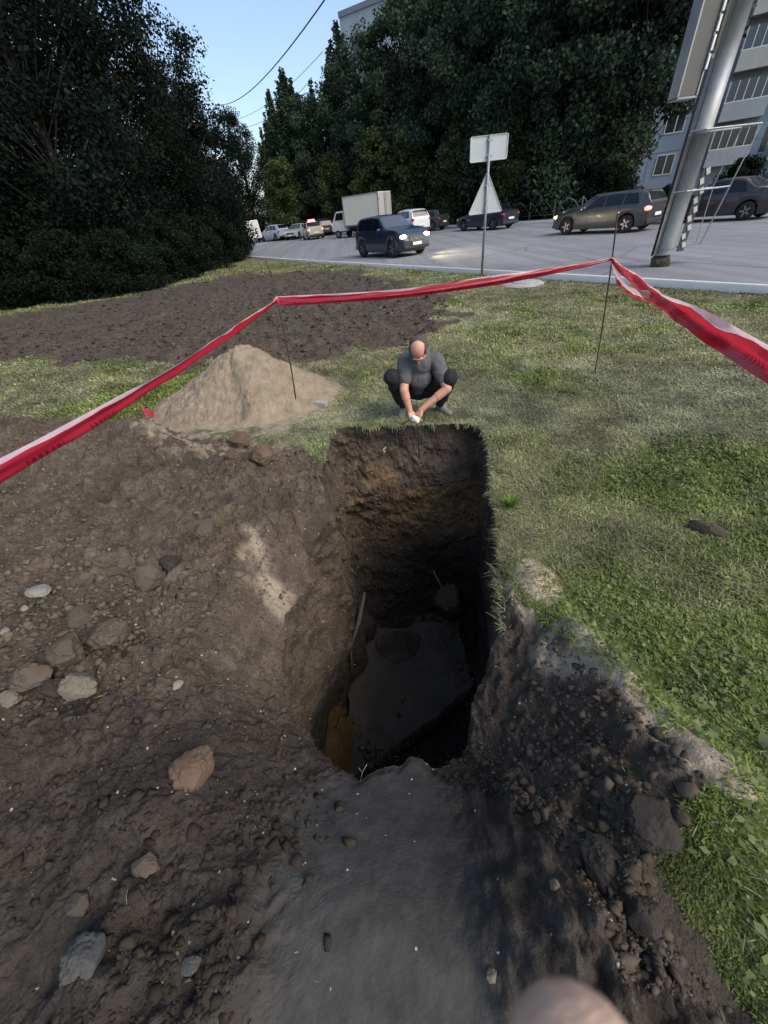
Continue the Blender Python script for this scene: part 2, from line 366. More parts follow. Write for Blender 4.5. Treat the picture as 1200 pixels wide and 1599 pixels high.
rim0 = rim + dirn*(0.035*fbm(rim[:, 0]*1.2, rim[:, 1]*1.2, 3.0, o=2, seed=71))[:, None]
rim = rim0 + dirn*(0.055*fbm(rim[:, 0]*3.3, rim[:, 1]*3.3, 1.0, o=3, seed=74)+0.035*fbm(rim[:, 0]*9, rim[:, 1]*9, 3.0, o=4, seed=72, g=.6))[:, None]
rows = []; c1 = []; 
rimz = gh(rim[:, 0], rim[:, 1])
# floor rows
fc = np.array([.25, 2.0])
for s in np.linspace(0.001, 1, 22)[:-1]:
    xy = fc+(flo[:, :2]-fc)*s; z = -2.95+(flo[:, 2]+2.95)*s**6+0.04*fbm(xy[:, 0]*4, xy[:, 1]*4, o=4, seed=81)
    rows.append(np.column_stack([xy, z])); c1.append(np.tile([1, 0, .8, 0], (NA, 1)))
NW = 110
for i, s in enumerate(np.linspace(0, 1, NW)[:-1]):
    e = s**0.9; xy = flo[:, :2]+(rim0-flo[:, :2])*e+(rim-rim0)*s**14
    z = flo[:, 2]+(rimz-flo[:, 2])*s
    env = sstep(0, .04, s)*sstep(1.0, .93, s)
    wx, wy = xy[:, 0], xy[:, 1]; lft = sstep(.1, -.3, wx); amp = ((0.06+.05*lft)*fbm(wx*1.3, wy*1.3+z, z*1.3, o=4, seed=91)+(0.040+.035*lft)*fbm(wx*5+3, wy*5, z*5, o=4, seed=92, g=0.6)+0.020*np.abs(fbm(wx*15, wy*15, z*15, o=4, seed=94, g=.6)))*env
    under = 0.03*sstep(.80, .97, s)*env
    # a bench of soil leaning in at the lower left
    xy = xy+dirn*(amp+under)[:, None]
    rows.append(np.column_stack([xy, z]))
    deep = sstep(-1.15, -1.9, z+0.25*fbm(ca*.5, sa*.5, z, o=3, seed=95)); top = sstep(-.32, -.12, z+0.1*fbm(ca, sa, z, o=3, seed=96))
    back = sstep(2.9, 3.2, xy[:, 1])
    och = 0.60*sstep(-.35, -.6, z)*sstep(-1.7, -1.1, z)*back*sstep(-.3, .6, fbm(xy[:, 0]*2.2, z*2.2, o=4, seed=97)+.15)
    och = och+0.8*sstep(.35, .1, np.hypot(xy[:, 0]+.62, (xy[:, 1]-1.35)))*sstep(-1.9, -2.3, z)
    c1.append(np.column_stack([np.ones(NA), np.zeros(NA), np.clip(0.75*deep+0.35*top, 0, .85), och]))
# outside rows
offs = [0.0]; st = 0.010
while offs[-1] < 6: offs.append(offs[-1]+st); st *= (1.0035 if offs[-1] < 1.6 else 1.0085)
while offs[-1] < 600: offs.append(offs[-1]+st); st *= 1.032
def zones(x, y):
    soil = np.maximum(sstep(0.03, -0.03, poly_sd(x, y, SOIL_NEAR)+0.07*fbm(x*5, y*5, o=4, seed=11)),
                      sstep(0.08, -0.08, poly_sd(x, y, SOIL_FAR)+0.55*fbm(x*1.3, y*1.3, o=5, seed=12)))
    soil = np.maximum(soil, sstep(.45, .7, fbm(x*1.7, y*1.7, o=3, seed=15))*0.8*sstep(14, 8, y)*sstep(-1, -3, x))
    clay = smooth_zone(x, y)*0.95
    n = fbm(x*6, y*6, o=4, seed=17)
    sand = np.maximum.reduce([sstep(.05, -.05, seg_d(x, y, (.85, 1.0), (1.07, .36))-.11+.10*n), sstep(.05, -.05, np.hypot((x-.86)/.9, (y-1.38)/1.3)-.20+.08*n),
                              0.85*sstep(.06, -.04, seg_d(x, y, (-.98, 2.05), (-.74, 1.55))-.05+.07*n), 0.6*sstep(.25, -.05, np.hypot(x+1.5, y-4.6)-1.25+.25*n)*sstep(-.0, .3, n+.2)])
    near_shade = (0.8-.42*sstep(.25, .5, x))*sstep(1.3, .2, y+0.25*fbm(x*1.5, y*1.5, o=3, seed=19))*sstep(-2.2, -.5, x+.3*n)  # shade painted into the soil colour, deepening towards the camera
    clay = np.maximum(clay, near_shade*soil)
    clay = np.maximum(clay, 0.30*soil*sstep(5, 7, y))
    clay = np.maximum(clay, soil*(.72-.40*sstep(.25, .5, x))*sstep(1.5, .6, y+.35*n)*sstep(-3.2, -1.2, x))  # wider band of the same painted near shade
    return soil, sand, clay
ROUT = len(rows)
for k, d in enumerate(offs):
    wob = 1.0
    xy = rim0+(rim-rim0)*float(1-sstep(0, .30, d))+dirn*d
    # far away the star becomes round
    z = gh(xy[:, 0], xy[:, 1]) if d < 60 else gh(xy[:, 0], xy[:, 1], False)
    if d < 0.05: z = z-0.03*(1-d/0.05)
    rows.append(np.column_stack([xy, z])); soil, sand, clay = zones(xy[:, 0], xy[:, 1])
    if d < .05: soil = np.maximum(soil, (1-d/.05))
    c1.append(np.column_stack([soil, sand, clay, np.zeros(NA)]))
V = np.concatenate(rows); CC = np.concatenate(c1); NR = len(rows)
i = np.arange(NR-1)[:, None]*NA; j = np.arange(NA)[None, :]; j2 = (j+1) % NA
F = np.stack([i+j, i+j2, i+NA+j2, i+NA+j], -1).reshape(-1, 4)
a_ = F[:, [0, 3, 2, 1]]
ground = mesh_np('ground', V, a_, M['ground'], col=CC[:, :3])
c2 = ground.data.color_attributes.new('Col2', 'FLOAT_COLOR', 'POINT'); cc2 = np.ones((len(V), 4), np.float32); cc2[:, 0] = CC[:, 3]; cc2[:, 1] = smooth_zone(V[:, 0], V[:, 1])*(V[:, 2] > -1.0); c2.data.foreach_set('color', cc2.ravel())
sm_ = np.ones(len(F), bool); far_row = np.arange(len(F))//NA; sf = CC[F[:, 0], 0] > .5; fx_, fy_ = V[F[:, 0], 0], V[F[:, 0], 1]; sm_[sf & (far_row < ROUT+330) & ((fx_ < -.35) | (fy_ > 2.4))] = False
ground.data.polygons.foreach_set('use_smooth', sm_)
tag(ground, kind='structure')

# ------------------------------------------------------------------ road, kerbs, pavement
def near_x(y): return 1.25-(y-18.7)*0.55
FARP = [(38, -10), (27.5, 8), (20.8, 20), (14.6, 33), (7.2, 46.5), (1.5, 54), (-7, 61), (-18, 72), (-34, 100), (-60, 150)]
NEARP = [(near_x(y), y) for y in (-12, 4, 12, 24, 36, 46)]+[(-18, 60), (-32, 80), (-52, 110), (-80, 160)]
def poly_at(P, n):
    P = np.array(P, float); c = np.concatenate([[0], np.cumsum(np.linalg.norm(np.diff(P, axis=0), axis=1))])
    t = np.linspace(0, 1, n)**1.3*c[-1]; return np.column_stack([np.interp(t, c, P[:, 0]), np.interp(t, c, P[:, 1])])
A = poly_at(NEARP, 160); B = poly_at(FARP, 160); u = np.linspace(0, 1, 24)[None, :, None]
G = A[:, None, :]*(1-u)+B[:, None, :]*u
gx, gy_ = G[..., 0].ravel(), G[..., 1].ravel()
Vr = np.column_stack([gx, gy_, 0.05+gh(gx, gy_, False)*0+slope_far(gx, gy_)])
ii = np.arange(159)[:, None]*24+np.arange(23)[None, :]
Fr = np.stack([ii, ii+1, ii+25, ii+24], -1).reshape(-1, 4)
tag(mesh_np('road', Vr, Fr, M['road']), kind='structure')
def strip(name, line, off0, off1, z0, z1, mat, kind='structure'):
    P = np.array(line); t = np.gradient(P, axis=0); t /= np.linalg.norm(t, axis=1)[:, None]; nrm = np.column_stack([t[:, 1], -t[:, 0]])
    a = P+nrm*off0; b = P+nrm*off1; n = len(P); zz = slope_far(P[:, 0], P[:, 1])
    V = np.concatenate([np.column_stack([a, zz+z0]), np.column_stack([a, zz+z1]), np.column_stack([b, zz+z1]), np.column_stack([b, zz+z0])])
    k = np.arange(n-1); F = np.concatenate([np.stack([k+n*q, k+1+n*q, k+1+n*(q+1), k+n*(q+1)], -1) for q in range(3)])
    return tag(mesh_np(name, V, F, mat, smooth=False), kind=kind)
strip('kerb', A, -0.12, 0.02, -0.1, 0.115, M['kerb'])
strip('kerb', B, -0.02, 0.16, -0.1, 0.19, M['kerb'])
strip('pavement', B, 0.16, 2.2, -0.1, 0.17, M['paving'])
# worn white edge line
strip('road_marking', A, 0.25, 0.36, 0.02, 0.055, simple('road_paint', (0.5, 0.5, 0.49), 0.8, var=0.3, scale=3, obj=False))

# ------------------------------------------------------------------ sand heap
HC = np.array([-1.62, 5.05])
def heap_z(x, y):
    dx, dy = x-HC[0], y-HC[1]; r = np.hypot(dx, dy); a = np.arctan2(dy, dx)
    R = 1.20+0.10*np.cos(a*2+.6)+0.14*np.cos(a-2.6)+0.10*vnoise(np.cos(a)*2, np.sin(a)*2, seed=7)
    q = r/R; qc = np.clip(1-np.sqrt(q*q+.03), 0, 1); z = 1.0*(np.sqrt(qc**2+.006)-.0775)*(1-.10*np.sin(np.pi*qc))
    z = z-0.10*np.clip(q-.97, 0, 9)
    z = z + sstep(1.0, .75, q)*(0.055*fbm(x*3, y*3, o=6, seed=101, g=0.68)+.018*np.abs(fbm(x*22, y*22, o=3, seed=102, g=.7))+0.035*np.maximum(0, .4-worley(x*9, y*9, seed=103))*sstep(0, .4, fbm(x*1.8, y*1.8, o=2, seed=5)-.3*dx))
    z = z + 0.05*np.exp(-((dx*.8+.1*dy+.04)/.05)**2)*sstep(.0, -.5, dy)*sstep(-.9, -.2, dy)*0
    # slumped ridge down the left half of the heap
    z = z - 0.07*sstep(.02, -.12, dx+.12*dy-.04+.05*vnoise(x*7, y*7, seed=3))*sstep(1.0, .6, q)
    return z
n = 260; xs = np.linspace(-1.75, 1.75, n); X, Y = np.meshgrid(xs+HC[0], xs+HC[1]); Z = heap_z(X, Y)+0.0
k = (np.arange(n-1)[:, None]*n+np.arange(n-1)[None, :]); F = np.stack([k, k+1, k+n+1, k+n], -1).reshape(-1, 4)
Zg = Z.ravel(); keep = (Zg[F] > -0.03).any(1)
V = np.column_stack([X.ravel(), Y.ravel(), Zg]); F = F[keep]; used, inv = np.unique(F, return_inverse=True)
hp = mesh_np('sand_heap', V[used], inv.reshape(F.shape), M['sand']); tag(hp, 'large pale conical heap of sand beside the pit, behind the red tape', 'sand heap')

# ------------------------------------------------------------------ things on the pit floor
xs = np.linspace(0, 1, 90); U, W_ = np.meshgrid(xs, xs)
c00, c10, c11, c01 = np.array([-.66, 1.22]), np.array([.78, 2.02]), np.array([.80, 2.92]), np.array([-.62, 2.92])
PX = (c00[0]*(1-U)+c10[0]*U)*(1-W_)+(c01[0]*(1-U)+c11[0]*U)*W_; PY = (c00[1]*(1-U)+c10[1]*U)*(1-W_)+(c01[1]*(1-U)+c11[1]*U)*W_
hole = np.hypot((PX+.03)/1.15+.03*vnoise(PX*9, PY*9), PY-2.62+.03*vnoise(PX*8, PY*8, seed=4)); en = .05*fbm(PX*3, PY*3, o=4, seed=112); ed_ = np.clip(np.minimum.reduce([U*0+1, W_]), 0, 1); PX = PX+en*(1-np.abs(2*U-1)*0); PY = PY+.05*fbm(PX*3+9, PY*3, o=4, seed=113); PZ = -2.52+0.05*fbm(PX*2.5, PY*2.5, o=5, seed=110)-0.30*sstep(.28, .12, hole)+.035*np.exp(-((hole-.25)/.05)**2)
V = np.column_stack([PX.ravel(), PY.ravel(), PZ.ravel()]); n = 90; k = (np.arange(n-1)[:, None]*n+np.arange(n-1)[None, :]); F = np.stack([k, k+1, k+n+1, k+n], -1).reshape(-1, 4)
edge = list(range(n)); Vb = V[edge].copy(); Vb[:, 2] -= .35; b0 = len(V); V = np.concatenate([V, Vb]); F = np.concatenate([F, [[i+1, i, b0+i, b0+i+1] for i in range(n-1)]])
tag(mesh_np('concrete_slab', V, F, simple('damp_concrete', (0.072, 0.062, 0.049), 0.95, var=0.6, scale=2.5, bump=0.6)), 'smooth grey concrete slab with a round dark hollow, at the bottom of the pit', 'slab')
def lump(name, c, r, mat, seed, label=None, cat=None, group=None, flat=1.0, blocky=0.0, nu=96, nv=60, rz=0.0, amp=0.28):
    """an irregular clod / stone with its own rough surface"""
    u = np.linspace(0, 2*np.pi, nu, endpoint=False); v = np.linspace(0, np.pi, nv); Uu, Vv = np.meshgrid(u, v)
    d = np.stack([np.sin(Vv)*np.cos(Uu), np.sin(Vv)*np.sin(Uu), np.cos(Vv)], -1).reshape(-1, 3)
    rr = 1+amp*fbm(d[:, 0]*1.4+seed*3.1, d[:, 1]*1.4, d[:, 2]*1.4+seed, o=5, seed=seed, g=0.6)+0.10*fbm(d[:, 0]*6+seed, d[:, 1]*6, d[:, 2]*6, o=3, seed=seed+9)
    if blocky: m = np.abs(d).max(1); rr = rr*((1-blocky)+blocky/m*0.85)
    for q in range(6):               # broken facets
        nn = rng.normal(size=3); nn /= np.linalg.norm(nn); h = (d*rr[:, None])@nn; cut = 0.62+.25*rng.random(); rr = np.where(h > cut, rr*(cut/np.maximum(h, 1e-6))**.8, rr)
    rr = rr+.10*fbm(d[:, 0]*4+seed, d[:, 1]*4, d[:, 2]*4, o=4, seed=seed+3, g=.6)+.025*np.abs(fbm(d[:, 0]*11+seed, d[:, 1]*11, d[:, 2]*11, o=3, seed=seed+5, g=.65))
    for q in range(9):
        nn = rng.normal(size=3); nn /= np.linalg.norm(nn); h = (d*rr[:, None])@nn; cut = .66+.22*rng.random(); rr = np.where(h > cut, rr*(cut/np.maximum(h, 1e-6))**.92, rr)
    P = d*rr[:, None]*np.array(r)
    k = (np.arange(nv-1)[:, None]*nu); j = np.arange(nu)[None, :]; F = np.stack([k+j, k+nu+j, k+nu+(j+1) % nu, k+(j+1) % nu], -1).reshape(-1, 4)
    o = mesh_np(name, P, F, mat, smooth=False); o.location = c; o.rotation_euler = (0, 0, rz)
    if label: tag(o, label, cat, group)
    return o
def clodmat(name, c, var=.35): return simple(name, c, 0.95, var=var, scale=9, bump=0.7, spec=0.15)
mc = {'brown': clodmat('brown_earth', (0.085, 0.069, 0.054), .5), 'dark': clodmat('dark_earth', (0.038, 0.033, 0.028)), 'pale': clodmat('pale_marl', (0.135, 0.12, 0.095), .55), 'orange': clodmat('orange_clay', (0.105, 0.072, 0.050), .55),
      'grey': clodmat('grey_stone', (0.062, 0.063, 0.060), .3), 'ochre': clodmat('ochre_sand', (0.10, 0.066, 0.026), .6), 'white': clodmat('white_stone', (0.20, 0.19, 0.165), .5), 'olive': clodmat('olive_earth', (0.072, 0.062, 0.047), .5)}
lump('ochre_sand_mound', (-.84, 1.46, -2.68), (.27, .62, .42), mc['ochre'], 5, 'mound of ochre yellow sand at the bottom left of the pit', 'sand mound')
def ground_at(px, py):
    z = 0.0
    for _ in range(14):
        p = gz(px, py, z); z = z*.4+.6*float(gh(np.array([p.x]), np.array([p.y]))[0])
    return gz(px, py, z)
# (name, px, py, width px, material, aspect, height factor, label, category)
CL = [('earth_clod', 240, 905, 42, 'brown', 1.0, .8, 'round brown clod of earth beside a dark hollow, left of the pit', 'clod'),
      ('earth_clod', 268, 880, 34, 'dark', 1.2, .5, 'small dark cracked clod just above the round brown clod', 'clod'),
      ('marl_stone', 132, 1070, 52, 'pale', 1.1, .75, 'pale rough rocky lump, the lightest stone left of the pit', 'stone'),
      ('earth_clod', 130, 962, 40, 'olive', 1.2, .6, 'flattish olive brown clod above the big clods on the left', 'clod'),
      ('earth_clod', 178, 988, 62, 'brown', 1.35, .6, 'wide brown clod leaning on the broken pile left of the pit', 'clod'),
      ('earth_clod', 112, 1016, 58, 'olive', 1.2, .7, 'jagged brown clod in the middle of the broken pile on the left', 'clod'),
      ('earth_clod', 55, 1055, 70, 'brown', 1.7, .5, 'long low brown clod at the left end of the broken pile', 'clod'),
      ('earth_clod', 88, 1075, 32, 'dark', 1.0, .8, 'small dark rounded clod touching the pale rocky lump', 'clod'),
      ('marl_stone', 25, 1088, 28, 'pale', 1.0, .8, 'small pale stone at the left edge below the broken pile', 'stone'),
      ('clay_clod', 312, 1197, 60, 'orange', 1.0, .8, 'reddish brown clay clod standing in a dark hollow near the pit lip', 'clod'),
      ('flat_stone', 142, 1480, 62, 'grey', .85, .5, 'large smooth grey block lying in the dark soil at the lower left', 'stone'),
      ('earth_clod', 325, 830, 34, 'brown', 1.0, .7, 'single brown clod on the slope between the sand streak and the tape', 'clod'),
      ('stone_shard', 62, 919, 42, 'white', 2.2, .25, 'thin whitish shard of stone on the brown soil at the left', 'shard'),
      ('white_pebble', 12, 986, 15, 'white', 1.2, .6, 'white pebble at the very left edge of the soil', 'pebble'),
      ('white_pebble', 40, 950, 12, 'white', 1.0, .6, 'small white pebble below the whitish stone shard', 'pebble'),
      ('white_pebble', 280, 1068, 16, 'white', 1.0, .6, 'white lime lump on the smooth slope left of the pit', 'pebble'),
      ('clay_clod', 412, 712, 44, 'orange', 1.2, .6, 'orange brown clod at the foot of the sand heap, nearest the pit', 'clod'),
      ('clay_clod', 378, 690, 34, 'orange', 1.4, .6, 'crumbled orange clod at the foot of the sand heap, left of its twin', 'clod'),
      ('clay_clod', 365, 716, 30, 'orange', 1.2, .6, 'small orange clod on the dark crumbly soil below the sand heap', 'clod'),
      ('earth_slab', 938, 1338, 66, 'dark', .62, .45, 'upright broken slab of brown earth on the slope right of the pit', 'clod'),
      ('earth_slab', 1020, 1275, 80, 'dark', 1.0, .30, 'big dark flat slab of turf earth under the sandy edge on the right', 'clod'),
      ('stone_chip', 866, 1380, 16, 'pale', .45, .4, 'narrow pinkish stone chip on the dark slope at the lower right', 'chip'),
      ('stone_chip', 768, 1522, 16, 'pale', .6, .4, 'small grey white chip on the dark soil near the bottom edge', 'chip'),
      ('earth_clod', 1000, 1420, 60, 'dark', .9, .6, 'dark lump of earth below the broken brown slab on the right', 'clod'),
      ('earth_clod', 230, 1345, 44, 'brown', 1.6, .5, 'low long clod right of the smooth mound at the lower left', 'clod'),
      ('earth_clod', 128, 1408, 34, 'olive', .8, .5, 'grey brown clod just above the large grey block', 'clod'),
      ('earth_clod', 300, 1500, 34, 'grey', 1.4, .5, 'small greyish clod among crumbs at the bottom left', 'clod')]
for i, (nm, px, py, wpx, mk, asp, hf, lb, ct) in enumerate(CL):
    p = ground_at(px, py+wpx*.15); dpt = -(CM.transposed() @ (p-Vector((0, 0, EYE)))).z
    r = wpx/FPX*dpt/2*1.05
    hf = min(1.0, hf*1.25); lump(nm, p+Vector((0, 0, r*hf*.55)), (r, max(.6*r, r/asp) if asp > 1 else r, r*hf*(.9/asp if asp < 1 else 1)), mc[mk], 200+i*7, lb, ct, rz=rad(-8+16*((i*37) % 7)/7))
# half-buried turf block in the lawn and the grey brick by the heap
p = ground_at(1102, 832)
lump('turf_block', p+Vector((0, 0, .03)), (.115, .05, .055), mc['olive'], 77, 'dark flat block lying tilted in the green lawn on the right', 'block', blocky=.8, rz=rad(-35), amp=.1)
mb = MB(); mb.box((0, 0, 0), (.145, .085, .06), m=0); br = mb.build('brick', M['concrete'], bevel=.006)
p = ground_at(503, 634); br.location = p+Vector((0, 0, .03)); br.rotation_euler = (0, .03, rad(-22)); tag(br, 'small grey brick at the right foot of the sand heap', 'brick')
# loose crumbs over the dug soil
_p = (1+5**.5)/2
ICO_V = np.array([(-1, _p, 0), (1, _p, 0), (-1, -_p, 0), (1, -_p, 0), (0, -1, _p), (0, 1, _p), (0, -1, -_p), (0, 1, -_p), (_p, 0, -1), (_p, 0, 1), (-_p, 0, -1), (-_p, 0, 1)])/1.9
ICO_F = np.array([(0, 11, 5), (0, 5, 1), (0, 1, 7), (0, 7, 10), (0, 10, 11), (1, 5, 9), (5, 11, 4), (11, 10, 2), (10, 7, 6), (7, 1, 8), (3, 9, 4), (3, 4, 2), (3, 2, 6), (3, 6, 8), (3, 8, 9), (4, 9, 5), (2, 4, 11), (6, 2, 10), (8, 6, 7), (9, 8, 1)])
def crumbs(name, pts, sizes, mats, label):
    base = []
    NB = 24
    for b in range(NB):
        base.append(ICO_V*(.30+1.0*rng.random((12, 1)))*np.array([1, .55+.5*rng.random(), .5+.5*rng.random()])@np.array(Matrix.Rotation(rng.random()*6, 3, Vector(rng.normal(size=3)))))
    FT = ICO_F; n = len(pts); bi = rng.integers(0, NB, n); Bs = np.stack(base)[bi]; a = rng.random(n)*6.28; c, s = np.cos(a), np.sin(a)
    X = (Bs[..., 0]*c[:, None]-Bs[..., 1]*s[:, None]); Y = (Bs[..., 0]*s[:, None]+Bs[..., 1]*c[:, None]); sc = sizes[:, None]
    V = np.stack([X*sc, Y*sc*(.6+.4*rng.random((n, 1))), Bs[..., 2]*sc*.7], -1)+pts[:, None, :]
    F = (FT[None]+np.arange(n)[:, None, None]*12).reshape(-1, 3)
    return V.reshape(-1, 3), F
N = 24000
r = np.exp(rng.uniform(np.log(.5), np.log(6.5), N*3)); th = rng.uniform(-.1, np.pi*1.35, N*3)-.2
x = r*np.cos(th); y = r*np.sin(th)+.1; ok = (poly_sd(x, y, SOIL_NEAR) < -.02) & (smooth_zone(x, y) < .35+.65*(rng.random(len(x)) < .05)) & (poly_sd(x, y, [a for a, b in CT]) > .02)
ok &= (fbm(x*2.2, y*2.2, o=3, seed=141)+rng.normal(size=len(x))*.22 > -.02)
x, y = x[ok][:N], y[ok][:N]; sz = np.exp(rng.normal(np.log(.0040), .75, len(x)))*(1+.15*np.hypot(x, y)); sz = np.clip(sz, .0016, .035)
nc_ = 1300; cx_ = np.concatenate([rng.normal(.80, .16, 450), rng.normal(-2.4, .8, 500), rng.normal(-1.75, .34, nc_), rng.normal(-.62, .13, 160), rng.normal(-1.2, .5, 120)]); cy_ = np.concatenate([rng.normal(.55, .32, 450), rng.normal(1.8, .9, 500), rng.normal(1.28, .24, nc_), rng.normal(.42, .14, 160), rng.normal(2.3, .6, 120)])
kk = (poly_sd(cx_, cy_, SOIL_NEAR) < -.02) & (poly_sd(cx_, cy_, [a for a, b in CT]) > .06); cx_, cy_ = cx_[kk], cy_[kk]; x = np.concatenate([x, cx_]); y = np.concatenate([y, cy_]); sz = np.concatenate([sz, np.clip(np.exp(rng.normal(np.log(.0135), .60, len(cx_))), .004, .034)])
Vc, Fc = crumbs('soil_crumbs', np.column_stack([x, y, gh(x, y)+sz*.12]), sz, None, None)
cc = np.repeat(np.where((rng.random((len(x), 1)) < .03) & (sz[:, None] < .012), np.array([[.36, .33, .28]]), np.array([[.112, .090, .069]])*(.7+.5*rng.random((len(x), 1)))), 12, 0)
dk = np.repeat(sstep(1.6, .5, y)*sstep(-3.2, -1.2, x)*(1-.45*sstep(.25, .5, x)), 12)[:, None]; cc = cc*(1-.68*dk)  # crumbs darkened to match the shade painted on the near soil
M['crumb'] = m_attr('soil_crumb', .95, .1)
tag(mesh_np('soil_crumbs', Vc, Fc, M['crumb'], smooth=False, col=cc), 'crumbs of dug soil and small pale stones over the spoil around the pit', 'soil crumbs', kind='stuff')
# clods on the tilled band
N = 5000; x = rng.uniform(-14, 2.2, N*3); y = rng.uniform(6.5, 23, N*3); ok = (poly_sd(x, y, SOIL_FAR) < .05) & (rng.random(N*3) < np.clip(9/y, 0, 1)**1.5); x, y = x[ok][:N], y[ok][:N]
sz = np.clip(np.exp(rng.normal(np.log(.028), .5, len(x))), .01, .10)
Vc, Fc = crumbs('', np.column_stack([x, y, gh(x, y)+sz*.2]), sz, None, None)
cc = np.repeat(np.array([[.06, .048, .038]])*(.5+1.2*rng.random((len(x), 1))), 12, 0)
tag(mesh_np('tilled_clods', Vc, Fc, M['crumb'], smooth=False, col=cc), 'dark clods of the dug-over strip of earth behind the tape', 'earth clods', kind='stuff')

# ------------------------------------------------------------------ grass
def dry_field(x, y):                  # 0 lush green .. 1 dry straw
    f = .90+.75*fbm(x*.9, y*.9, o=4, seed=151)
    lush = .45*sstep(-.1, .5, fbm(x*1.5, y*1.5, o=3, seed=155))+1.2*np.exp(-(((x-2.5)/1.25)**2+((y-2.2)/.75)**2))+1.5*sstep(.5, .2, y)*sstep(.6, .75, x)+.45*np.exp(-(((x-1.35)/.35)**2+((y-2.6)/.5)**2))+1.1*sstep(.75, 1.15, x)*sstep(1.15, .75, y)+.5*np.exp(-(((x-1.1)/.3)**2+((y-2.0)/.3)**2))+1.25*np.exp(-(((x+3.6)/1.5)**2+((y-5.9)/1.0)**2))+.5*np.exp(-(((x-2.6)/.8)**2+((y-1.3)/.5)**2))
    return np.clip(f-.75*lush+.12*sstep(5, 12, y), 0, 1)
def grass_pts(n, rmin, rmax, tmin=-.75, tmax=2.6):
    out = []; tot = 0
    while tot < n:
        m = n; r = np.exp(rng.uniform(np.log(rmin), np.log(rmax), m)); th = rng.uniform(tmin, tmax, m)
        x = r*np.cos(th); y = r*np.sin(th)
        e = .07*fbm(x*5, y*5, o=4, seed=11); e2 = .55*fbm(x*1.3, y*1.3, o=5, seed=12)
        ok = (poly_sd(x, y, SOIL_NEAR)+e > .0) & (poly_sd(x, y, SOIL_FAR)+e2 > .0) & (x < near_x(y)-.15) & (poly_sd(x, y, [a for a, b in CT]) > -.015)
        ok &= (np.hypot(x-HC[0], y-HC[1]) > 1.22+.1*vnoise(x*3, y*3, seed=9)) & (np.abs(np.arctan2(x, y+.5)) < 1.35)
        ok &= ~((seg_d(x, y, (.85, 1.0), (1.07, .36)) < .10) & (rng.random(m) < .9)) & ~((np.hypot((x-.86)/.9, (y-1.38)/1.3) < .16) & (rng.random(m) < .93))
        out.append(np.column_stack([x, y])[ok]); tot += ok.sum()
    return np.concatenate(out)[:n]
def blades(P, lift=0.0):
    n = len(P); x, y = P[:, 0], P[:, 1]; z = gh(x, y); r = np.hypot(x, y)
    dry = np.clip(dry_field(x, y)+rng.normal(size=n)*.22, 0, 1)
    L = (.018+.030*rng.random(n)**1.6)*(1+.1*(1-dry))*(1+.04*r)*(.55+.45*sstep(.7, 1.8, r))*(.8+.45*sstep(-.2, .5, fbm(x*3, y*3, o=3, seed=161)))
    wd = (.0008+.0008*rng.random(n))*(1+.52*r**1.05)*(1+.5*(1-dry))
    a = rng.random(n)*6.283; tilt = np.clip(rng.normal(.95+.35*dry, .33, n), .1, 1.5)
    dx, dy = np.cos(a)*np.sin(tilt), np.sin(a)*np.sin(tilt); dz = np.cos(tilt)
    px, py = -np.sin(a), np.cos(a)
    b = np.stack([x, y, z-.003], -1); d = np.stack([dx, dy, dz], -1)*L[:, None]; s = np.stack([px, py, np.zeros(n)], -1)*wd[:, None]
    mid = b+d*.5+np.array([0, 0, 1])*(L*.10)[:, None]; tip = b+d+np.array([0, 0, -1])*(L*.10)[:, None]
    V = np.stack([b-s*.6, b+s*.6, mid+s, mid-s, tip+s*.2, tip-s*.2], 1)
    F = np.array([[0, 1, 2, 3], [3, 2, 4, 5]])[None]+np.arange(n)[:, None, None]*6
    g1 = np.array([.075, .118, .020]); g2 = np.array([.185, .235, .050]); s1 = np.array([.24, .225, .115]); s2 = np.array([.42, .385, .225]); gg = np.array([.13, .16, .075])
    t = rng.random((n, 1)); c = (g1*(1-t)+g2*t)*(1-dry[:, None])+((s1*(1-t)+s2*t)*.55+gg*.45)*dry[:, None]
    c = c*(.65+.65*rng.random((n, 1)))*(1-.50*sstep(.55, .1, y))[:, None]  # blades close to the camera darkened; near shade put into the colour
    tn = sstep(-.25, .45, fbm(x*.8, y*.8, o=4, seed=191))[:, None]; c = c*(1-tn*.5*dry[:, None])+(np.array([.23, .25, .175])+np.array([.06, .03, -.02])*sstep(3.5, 6, y)[:, None])*(tn*.5*dry[:, None])*(.6+.8*rng.random((n, 1)))
    c = c*(.80+.35*np.clip(fbm(x*4, y*4, o=3, seed=192), -1, 1))[:, None]*np.array([1.62, 1.58, 1.55])
    c = c*(.85+.25*fbm(x*.5, y*.5, o=3, seed=171))[:, None]
    return V.reshape(-1, 3), F.reshape(-1, 4), np.repeat(c, 6, 0)
Pn = grass_pts(620000, .75, 30)
V, F, c = blades(Pn)
tag(mesh_np('grass', V, F, M['grass'], smooth=False, col=c), 'short mown lawn of green and straw coloured grass around the pit', 'grass', kind='stuff')
